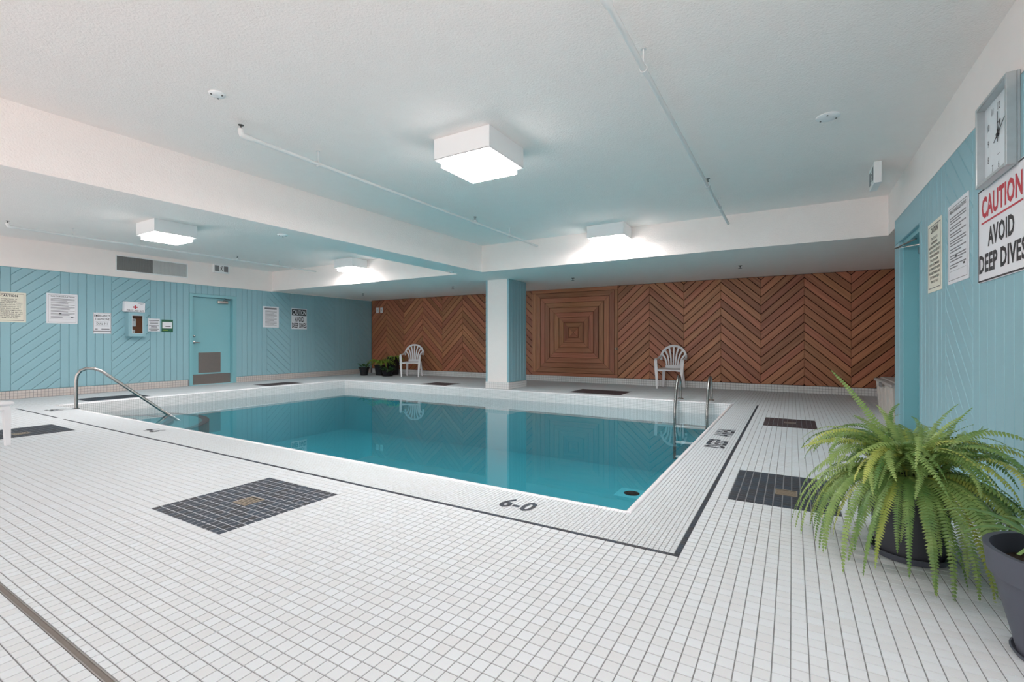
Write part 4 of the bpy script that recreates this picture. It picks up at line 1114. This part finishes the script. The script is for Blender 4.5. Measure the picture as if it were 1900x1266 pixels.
# ---- drain grates
for x, y, lb, mt in ((-2.93, 1.71, 'small brassy drain grate in the charcoal patch nearest the camera', 'brass'), (-0.037, 3.61, 'small drain grate in the charcoal patch beside the big fern', 'brass'),
                     (-0.03, 6.74, 'small drain grate in the brown patch on the far right of the pool', 'kick'), (-7.2, 1.70, 'small drain grate in the charcoal patch by the white table', 'brass')):
    t = thing('drain_grate', lb, 'drain', (x, y, 0), group='floor drain grates')
    mb = MB(); s = 0.064; b = 0.008
    for q in ((-s, s, -s, -s + b), (-s, s, s - b, s), (-s, -s + b, -s + b, s - b), (s - b, s, -s + b, s - b)): mb.box(*q, -0.001, 0.003)
    mb.obj('frame', mt, t)
    mb = MB(); mb.box(-s + b, s - b, -s + b, s - b, -0.001, 0.0006); mb.obj('dark_slots', 'slot', t)
    for k in range(6):
        mb = MB(); yy = -s + b + 0.006 + k * 0.0165; mb.box(-s + b, s - b, yy, yy + 0.009, 0.0006, 0.0026); mb.obj('grate_bar', mt, t)

# ---- stainless handrail into the shallow end
t = thing('handrail', 'stainless steel handrail sloping into the shallow end of the pool', 'handrail', (-9.13, 2.74, 0))
P = [(-9.13, 2.735, 0.0), (-9.13, 2.735, 0.42), (-9.125, 2.745, 0.5), (-9.11, 2.78, 0.565), (-9.085, 2.84, 0.598), (-9.055, 2.92, 0.592), (-9.02, 3.0, 0.55), (-8.74, 3.77, -0.19), (-8.68, 3.94, -0.34)]
mb = MB(); mb.tube([(p[0] + 9.13, p[1] - 2.74, p[2]) for p in P], 0.023, 14); mb.obj('rail', 'steel', t, True)
mb = MB(); mb.lathe([(0.045, 0.0), (0.045, 0.006), (0.026, 0.014), (0.024, 0.014)], (0, -0.005, 0.003), 18); mb.obj('flange', 'steel', t, True)

# ---- pool ladder
t = thing('pool_ladder', 'stainless steel pool ladder with two looped rails at the deep end', 'ladder', (-1.435, 8.6, 0))
def arc_rail(x):
    pts = [(x, 0.02, 0.0), (x, 0.02, 0.26)]
    for k in range(1, 10):
        a = PI * k / 11
        pts.append((x, 0.02 - 0.14 * (1 - math.cos(a)) , 0.26 + 0.15 * math.sin(a)))
    pts += [(x, -0.33, 0.2), (x, -0.42, -0.02), (x, -0.455, -0.14), (x, -0.465, -0.25), (x, -0.465, -0.95)]
    return pts
for x in (-0.25, 0.25):
    mb = MB(); mb.tube(arc_rail(x), 0.022, 12); mb.obj('rail', 'steel', t, True)
    mb = MB(); mb.lathe([(0.05, 0.001), (0.05, 0.008), (0.03, 0.016), (0.023, 0.016)], (x, 0.02, 0), 18); mb.obj('flange', 'steel', t, True)
for z in (-0.42, -0.68, -0.92):
    mb = MB(); mb.bbox(-0.23, 0.23, -0.5, -0.43, z, z + 0.03, b=0.006); mb.obj('rung', 'plastic', t)

# ---- white plastic armchairs
def chair(label, loc, rotz):
    t = thing('plastic_chair', label, 'chair', loc, rotz, 'white plastic garden chairs')
    yb = lambda z: 0.2 + (z - 0.42) * 0.19
    mb = MB()
    # seat: dished slab with rolled front
    nx, ny = 8, 8; top = []
    for j in range(ny + 1):
        y = -0.25 + j * 0.46 / ny; hw = 0.245 - 0.045 * j / ny
        for i in range(nx + 1):
            x = -hw + 2 * hw * i / nx
            z = 0.425 - 0.018 * (1 - (2 * i / nx - 1) ** 2) * math.sin(PI * min(1, j / ny + 0.05)) - (0.02 if j == 0 else 0)
            top.append((x, y, z))
    n1 = nx + 1
    bot = [(x, y, z - 0.022 - (0.012 if abs(x) > 0.9 * 0.2 else 0)) for x, y, z in top]
    k = len(top)
    fs = [(j * n1 + i, j * n1 + i + 1, (j + 1) * n1 + i + 1, (j + 1) * n1 + i) for j in range(ny) for i in range(nx)]
    fs += [tuple(reversed([q + k for q in f])) for f in fs]
    rim = [i for i in range(n1)] + [j * n1 + nx for j in range(1, ny + 1)] + [ny * n1 + i for i in range(nx - 1, -1, -1)] + [j * n1 for j in range(ny - 1, 0, -1)]
    fs += [(rim[a], rim[(a + 1) % len(rim)], rim[(a + 1) % len(rim)] + k, rim[a] + k) for a in range(len(rim))]
    mb.add(top + bot, fs); mb.obj('seat', 'plastic', t, True)
    for s in (-1, 1):
        mb = MB(); mb.sweep([(s * 0.272, -0.235, 0.618), (s * 0.272, -0.25, 0.59), (s * 0.262, -0.252, 0.42), (s * 0.248, -0.262, 0.2), (s * 0.24, -0.272, 0.0)], [0.05, 0.056, 0.062, 0.05, 0.034], [0.02, 0.024, 0.03, 0.03, 0.026], (1, 0, 0)); mb.obj('leg', 'plastic', t)
        mb = MB(); mb.sweep([(s * 0.19, 0.17, 0.42), (s * 0.205, 0.22, 0.22), (s * 0.225, 0.27, 0.0)], [0.065, 0.055, 0.036], 0.028, (1, 0, 0)); mb.obj('leg', 'plastic', t)
        mb = MB(); mb.sweep([(s * 0.272, -0.25, 0.61), (s * 0.276, -0.22, 0.622), (s * 0.285, -0.05, 0.628), (s * 0.285, 0.08, 0.635), (s * 0.275, 0.17, 0.66), (s * 0.262, 0.235, 0.70)], [0.05, 0.056, 0.056, 0.05, 0.045, 0.04], 0.022, (1, 0, 0)); mb.obj('armrest', 'plastic', t)
    R, zc = 0.262, 0.645
    def rimp(a, r=R): z = zc + r * math.sin(a) * 0.98; return (r * math.cos(a), yb(z), z)
    mb = MB(); angs = np.linspace(-0.18, PI + 0.18, 25)
    mb.sweep([rimp(a) for a in angs], 0.046, 0.022, [(math.cos(a), 0.26 * math.sin(a), math.sin(a)) for a in angs])
    mb.sweep([(-0.16, yb(0.445), 0.445), (0.16, yb(0.445), 0.445)], 0.07, 0.024, (0, 0.26, 1))
    br = mb.obj('backrest', 'plastic', t)
    for i in range(-3, 4):
        a = PI / 2 - i * math.radians(25); xb_ = i * 0.045
        p2 = rimp(a, R - 0.015); pts = []
        for q in np.linspace(0, 1, 9):
            x = (1 - q) ** 2 * xb_ + 2 * q * (1 - q) * xb_ * 1.15 + q * q * p2[0]
            z = (1 - q) ** 2 * 0.46 + 2 * q * (1 - q) * (0.46 + (p2[2] - 0.46) * 0.75) + q * q * p2[2]
            pts.append((x, yb(z) - 0.002, z))
        mb = MB(); mb.sweep(pts, [0.03 + 0.008 * q for q in np.linspace(0, 1, 9)], 0.014, (1, 0, 0)); mb.obj('slat', 'plastic', br)
    return t
chair('white fan-backed plastic chair against the cedar wall behind the ladder', (-2.235, 10.46, 0), 0.02)
chair('white fan-backed plastic chair turned sideways beside the potted plants', (-9.37, 10.2, 0), 0.5)

# ---- low white table at the left edge
t = thing('side_table', 'low white plastic side table cut off by the left edge', 'table', (-6.69, 1.18, 0), 0.15)
mb = MB(); mb.bbox(-0.27, 0.27, -0.27, 0.27, 0.385, 0.42, b=0.014); mb.obj('table_top', 'plastic', t)
mb = MB(); mb.bbox(-0.245, 0.245, -0.245, 0.245, 0.34, 0.386, b=0.006); mb.obj('apron', 'plastic', t)
for sx in (-1, 1):
    for sy in (-1, 1):
        mb = MB(); mb.sweep([(sx * 0.222, sy * 0.222, 0.35), (sx * 0.228, sy * 0.228, 0.0)], [0.05, 0.036], [0.05, 0.036], (1, 0, 0)); mb.obj('leg', 'plastic', t)

# ---- storage bin in the alcove
t = thing('storage_bin', 'grey beige plastic storage box behind the corner of the blue wall', 'storage box', (1.33, 7.85, 0))
def taper(mb, x0, x1, y0, y1, z0, z1, s):
    mb.add([(x0 + s, y0 + s, z0), (x1 - s, y0 + s, z0), (x1 - s, y1 - s, z0), (x0 + s, y1 - s, z0), (x0, y0, z1), (x1, y0, z1), (x1, y1, z1), (x0, y1, z1)], [(0, 3, 2, 1), (4, 5, 6, 7), (0, 1, 5, 4), (1, 2, 6, 5), (2, 3, 7, 6), (3, 0, 4, 7)])
mb = MB(); taper(mb, -0.3, 0.3, -0.65, 0.65, 0.0, 0.44, 0.025); mb.obj('bin_body', 'binbody', t)
for y in (-0.4, -0.1, 0.2, 0.45):
    mb = MB(); mb.sweep([(-0.285, y, 0.02), (-0.303, y, 0.4)], 0.05, 0.014, (0, 1, 0)); mb.obj('rib', 'binbody', t)
mb = MB(); mb.bbox(-0.325, 0.325, -0.68, 0.68, 0.44, 0.478, b=0.012); mb.obj('lid', 'binlid', t)
mb = MB(); mb.bbox(-0.26, 0.26, -0.6, 0.6, 0.478, 0.5, b=0.01); mb.obj('lid_panel', 'binlid', t)
mb = MB(); mb.bbox(-0.345, -0.32, -0.06, 0.06, 0.4, 0.46, b=0.006); mb.obj('latch', 'ventdark', t)
mb = MB(); mb.lathe([(0.028, 0.478), (0.028, 0.51), (0.02, 0.518), (0, 0.518)], (-0.24, -0.62, 0), 14); mb.obj('knob', 'binbody', t, True)

# ---- plants --------------------------------------------------------------
def frond_mesh(start, az, L, e0, e1, maxw, n=40, curl=0.0, xmax=None, zmin=0.004, pw=0.8, roll=0.0):
    """one fern frond: a midrib with two rows of narrow leaflets"""
    vs = []; fs = []
    p = Vector(start); ds = L / n
    pts = []
    for i in range(n + 1):
        s = i / n
        e = e0 + (e1 - e0) * (s ** pw)
        a = az + curl * s * s
        d = Vector((math.cos(e) * math.cos(a), math.cos(e) * math.sin(a), math.sin(e)))
        if p.z < zmin + 0.01 and d.z < 0: d.z = 0.02; d.normalize()
        pts.append((p.copy(), d)); p = p + d * ds
    def fix(v):
        x, y, z = v
        if xmax is not None and x > xmax: x = xmax - 0.02 * random.random()
        return (x, y, max(z, zmin))
    r0 = 0.0022
    for i, (q, d) in enumerate(pts):
        sd = d.cross(Vector((0, 0, 1)))
        if sd.length < 1e-3: sd = Vector((math.sin(az), -math.cos(az), 0))
        sd.normalize(); up = sd.cross(d).normalized()
        if roll: sd, up = sd * math.cos(roll) + up * math.sin(roll), up * math.cos(roll) - sd * math.sin(roll)
        s = i / n
        # midrib strip
        k = len(vs); w = r0 * (1 - 0.7 * s)
        vs += [fix(q + sd * w), fix(q - sd * w)]
        if i: fs.append((k - base_prev[0], k - base_prev[0] + 1, k + 1, k)) if False else fs.append((prev, prev + 1, k + 1, k))
        prev = k
        if i < 3 or i == n: base_prev = (0,); continue
        prof = (min(1, (s / 0.18)) ** 0.7) * (1 - s) ** 0.55
        ll = maxw * max(0.12, prof) * random.uniform(0.88, 1.08); lw = ds * 0.72
        for sg in (1, -1):
            out = (sd * sg + d * 0.28 - up * random.uniform(0.05, 0.35)).normalized()
            b = q; m = b + out * ll * 0.45; tp = b + out * ll + Vector((0, 0, -ll * 0.12))
            k = len(vs); dd = d * lw
            vs += [fix(b - dd * 0.5), fix(b + dd * 0.5), fix(m + dd * 0.62), fix(tp), fix(m - dd * 0.5)]
            fs.append((k, k + 1, k + 2, k + 4)); fs.append((k + 4, k + 2, k + 3))
        base_prev = (0,)
    return vs, fs
def frond_obj(parent, mat, *a, **kw):
    kw.setdefault('roll', random.uniform(-0.55, 0.55))
    vs, fs = frond_mesh(*a, **kw)
    me = bpy.data.meshes.new('frond'); me.from_pydata(vs, [], fs); me.materials.append(MT[mat]); me.update()
    o = bpy.data.objects.new('frond', me); COL.objects.link(o); o.parent = parent
    return o
def round_pot(t, mat, rb, rt, h, rim=0.03, lip=0.012, soil_z=None, seg=32):
    mb = MB(); mb.lathe([(0.0, 0.0), (rb, 0.0), (rt - lip * 0.6, h - rim), (rt + lip * 0.2, h - rim), (rt + lip, h), (rt - 0.004, h), (rt - 0.012, h - rim), (rb - 0.01, 0.02), (0, 0.02)], seg=seg); mb.obj('pot', mat, t, True)
    sz = soil_z if soil_z else h - rim - 0.01
    rs = rb + (rt - rb) * sz / h - 0.016
    mb = MB(); mb.lathe([(0.0, sz + 0.012), (rs * 0.6, sz + 0.008), (rs, sz)], seg=seg); mb.obj('soil', 'soil', t, True)
# big fern
FX, FY = 0.47, 2.86
t = thing('potted_fern', 'big bushy green fern in a black pot on the floor by the right wall', 'plant', (FX, FY, 0))
PH = 0.36
round_pot(t, 'pot', 0.125, 0.165, PH, rim=0.04)
mb = MB(); mb.lathe([(0.0, 0.003), (0.142, 0.003), (0.156, 0.03), (0.151, 0.032), (0.138, 0.01), (0.0, 0.01)], seg=36); mb.obj('saucer', 'potgrey', t, True)
random.seed(21)
xm = XR - FX - 0.03
# long drooping outer fronds, an arching middle layer, short upright heart
for k in range(110):
    az = 2 * PI * k / 110 + random.uniform(-0.08, 0.08); r0 = random.uniform(0.05, 0.14)
    frond_obj(t, 'fern' if k % 11 else 'fernyel', (r0 * math.cos(az), r0 * math.sin(az), PH + 0.01), az, random.uniform(0.42, 0.62), random.uniform(0.8, 1.3), random.uniform(-1.57, -1.45), random.uniform(0.03, 0.042), n=44, curl=random.uniform(-0.7, 0.7), xmax=xm, pw=random.uniform(0.34, 0.5))
for k in range(90):
    az = 2 * PI * k / 90 + random.uniform(-0.1, 0.1); r0 = random.uniform(0.0, 0.13)
    frond_obj(t, 'fern' if k % 7 else 'fernyel', (r0 * math.cos(az), r0 * math.sin(az), PH + 0.02), az, random.uniform(0.36, 0.56), random.uniform(1.25, 1.55), random.uniform(-1.5, -0.9), random.uniform(0.03, 0.042), n=40, curl=random.uniform(-1.2, 1.2), xmax=xm, pw=random.uniform(0.75, 1.15))
for k in range(80):
    az = random.uniform(0, 2 * PI); r0 = random.uniform(0.0, 0.13)
    frond_obj(t, 'fern', (r0 * math.cos(az), r0 * math.sin(az), PH + 0.02), az, random.uniform(0.24, 0.4), random.uniform(1.2, 1.55), random.uniform(-0.8, 0.6), random.uniform(0.026, 0.036), n=30, curl=random.uniform(-1.4, 1.4), xmax=xm, pw=random.uniform(0.8, 1.3))
# the long frond that stands up to the left and the pale ones arching over the front
LFT = math.atan2(-rtv[1], -rtv[0])
frond_obj(t, 'fern', (-0.02, 0.0, PH + 0.02), LFT - 0.6, 0.56, 1.25, 0.85, 0.034, n=44, roll=1.25)
frond_obj(t, 'fernyel', (0.0, -0.02, PH + 0.09), LFT + PI - 0.55, 0.46, 1.2, -1.0, 0.04, n=44, xmax=xm)
frond_obj(t, 'fernyel', (-0.03, -0.03, PH + 0.08), LFT + 0.5, 0.44, 1.1, -1.2, 0.042, n=44)
frond_obj(t, 'fernyel', (-0.04, 0.0, PH + 0.05), LFT - 0.1, 0.48, 1.0, -0.5, 0.036, n=44)
for az, L in ((LFT + 1.35, 0.6), (LFT + 1.7, 0.66), (LFT + 1.05, 0.6), (LFT + 2.0, 0.6), (LFT + 1.5, 0.7)):
    frond_obj(t, 'fern', (0.08 * math.cos(az), 0.08 * math.sin(az), PH + 0.01), az, L, 0.8, -1.56, 0.042, n=50, pw=0.5)

# tall grey pot cut by the right edge
t = thing('potted_plant', 'grey plastic pot with strap leaves at the right edge of the floor', 'plant', (0.75, 2.13, 0))
round_pot(t, 'potgrey', 0.128, 0.195, 0.336, rim=0.085, lip=0.013, soil_z=0.28, seg=40)
mb = MB(); mb.lathe([(0.0, 0.002), (0.138, 0.002), (0.146, 0.014), (0.141, 0.016), (0.132, 0.008), (0.0, 0.008)], seg=36); mb.obj('saucer', 'potgrey', t, True)
random.seed(4)
for k in range(15):
    az = 2 * PI * k / 15 + random.uniform(-0.2, 0.2); L = random.uniform(0.22, 0.34); pts = []; p = Vector((0.05 * math.cos(az) , 0.05 * math.sin(az), 0.285)); wd = []
    for q in range(9):
        s = q / 8; e = 1.25 - 1.9 * s
        pts.append((min(p.x, XR - 0.75 - 0.03), p.y, p.z)); wd.append(0.006 + 0.032 * math.sin(PI * min(0.97, s + 0.12)))
        p = p + Vector((math.cos(e) * math.cos(az), math.cos(e) * math.sin(az), math.sin(e))) * (L / 8)
    mb = MB(); mb.sweep(pts, wd, 0.0015, (-math.sin(az), math.cos(az), 0)); mb.obj('leaf', 'strap', t, True)

# the plants in the far corner
def leafy(t, z, r, n, size, up=0.1):
    for k in range(n):
        az = random.uniform(0, 2 * PI); rr = r * math.sqrt(random.random()); b = Vector((rr * math.cos(az), rr * math.sin(az), z + random.uniform(0.01, up)))
        d = Vector((math.cos(az), math.sin(az), random.uniform(-0.5, 0.6))).normalized(); sd = d.cross(Vector((0, 0, 1))).normalized()
        s = size * random.uniform(0.7, 1.2); nn = sd.cross(d) * 0.1 * s
        vs = [b, b + d * s * 0.35 + sd * s * 0.34 + nn, b + d * s, b + d * s * 0.35 - sd * s * 0.34 + nn, b + d * s * 0.45]
        mb = MB(); mb.add(vs, [(0, 1, 4), (1, 2, 4), (2, 3, 4), (3, 0, 4)])
        mb.add([Vector((rr * 0.4 * math.cos(az), rr * 0.4 * math.sin(az), z - 0.02)), b, b + Vector((0, 0, 0.004))], [(0, 1, 2)])
        me = bpy.data.meshes.new('leaf'); me.from_pydata(mb.v, [], mb.f); me.materials.append(MT['leaf']); me.update()
        o = bpy.data.objects.new('leaf', me); COL.objects.link(o); o.parent = t
random.seed(11)
t = thing('potted_plant', 'small leafy plant in a round black pot, leftmost in the corner', 'plant', (-10.87, 9.78, 0), group='corner plants')
round_pot(t, 'potblack', 0.1, 0.15, 0.24, rim=0.035, seg=20); leafy(t, 0.24, 0.15, 42, 0.11, 0.09)
t = thing('potted_fern', 'lime green fern in a square black planter in the corner', 'plant', (-10.47, 10.06, 0), group='corner plants')
mb = MB(); taper(mb, -0.135, 0.135, -0.135, 0.135, 0.0, 0.31, 0.03); mb.bbox(-0.142, 0.142, -0.142, 0.142, 0.28, 0.312, b=0.004); mb.obj('planter', 'potblack', t)
for k in range(46):
    az = 2 * PI * k / 46 + random.uniform(-0.1, 0.1)
    frond_obj(t, 'fernfar', (0.05 * math.cos(az), 0.05 * math.sin(az), 0.31), az, random.uniform(0.4, 0.62), random.uniform(1.15, 1.5), random.uniform(-1.5, -1.0), 0.036, n=20, curl=random.uniform(-0.5, 0.5))
t = thing('potted_fern', 'tall square black planter with a sparse fern behind the corner plants', 'plant', (-10.36, 10.45, 0), group='corner plants')
mb = MB(); taper(mb, -0.13, 0.13, -0.13, 0.13, 0.0, 0.54, 0.02); mb.bbox(-0.138, 0.138, -0.138, 0.138, 0.505, 0.542, b=0.004); mb.obj('planter', 'potblack', t)
for k in range(14):
    az = -0.3 + 1.3 * (k / 13 - 0.5) * 2
    frond_obj(t, 'fernfar', (0.05 * math.cos(az), 0.05 * math.sin(az), 0.54), az, random.uniform(0.25, 0.45), random.uniform(0.4, 0.8), -1.4, 0.03, n=16)
t = thing('potted_plant', 'low leafy plant in a black bowl on a saucer beside the sideways chair', 'plant', (-10.07, 9.93, 0), group='corner plants')
mb = MB(); mb.lathe([(0, 0.0), (0.15, 0.0), (0.16, 0.02), (0.1, 0.022), (0, 0.022)], seg=22); mb.obj('saucer', 'potblack', t, True)
mb = MB(); mb.lathe([(0.0, 0.02), (0.11, 0.02), (0.155, 0.14), (0.16, 0.15), (0.148, 0.15), (0.1, 0.04), (0, 0.04)], seg=22); mb.obj('bowl', 'potblack', t, True)
mb = MB(); mb.lathe([(0, 0.135), (0.142, 0.13)], seg=22); mb.obj('soil', 'soil', t, True)
leafy(t, 0.14, 0.17, 46, 0.1, 0.1)
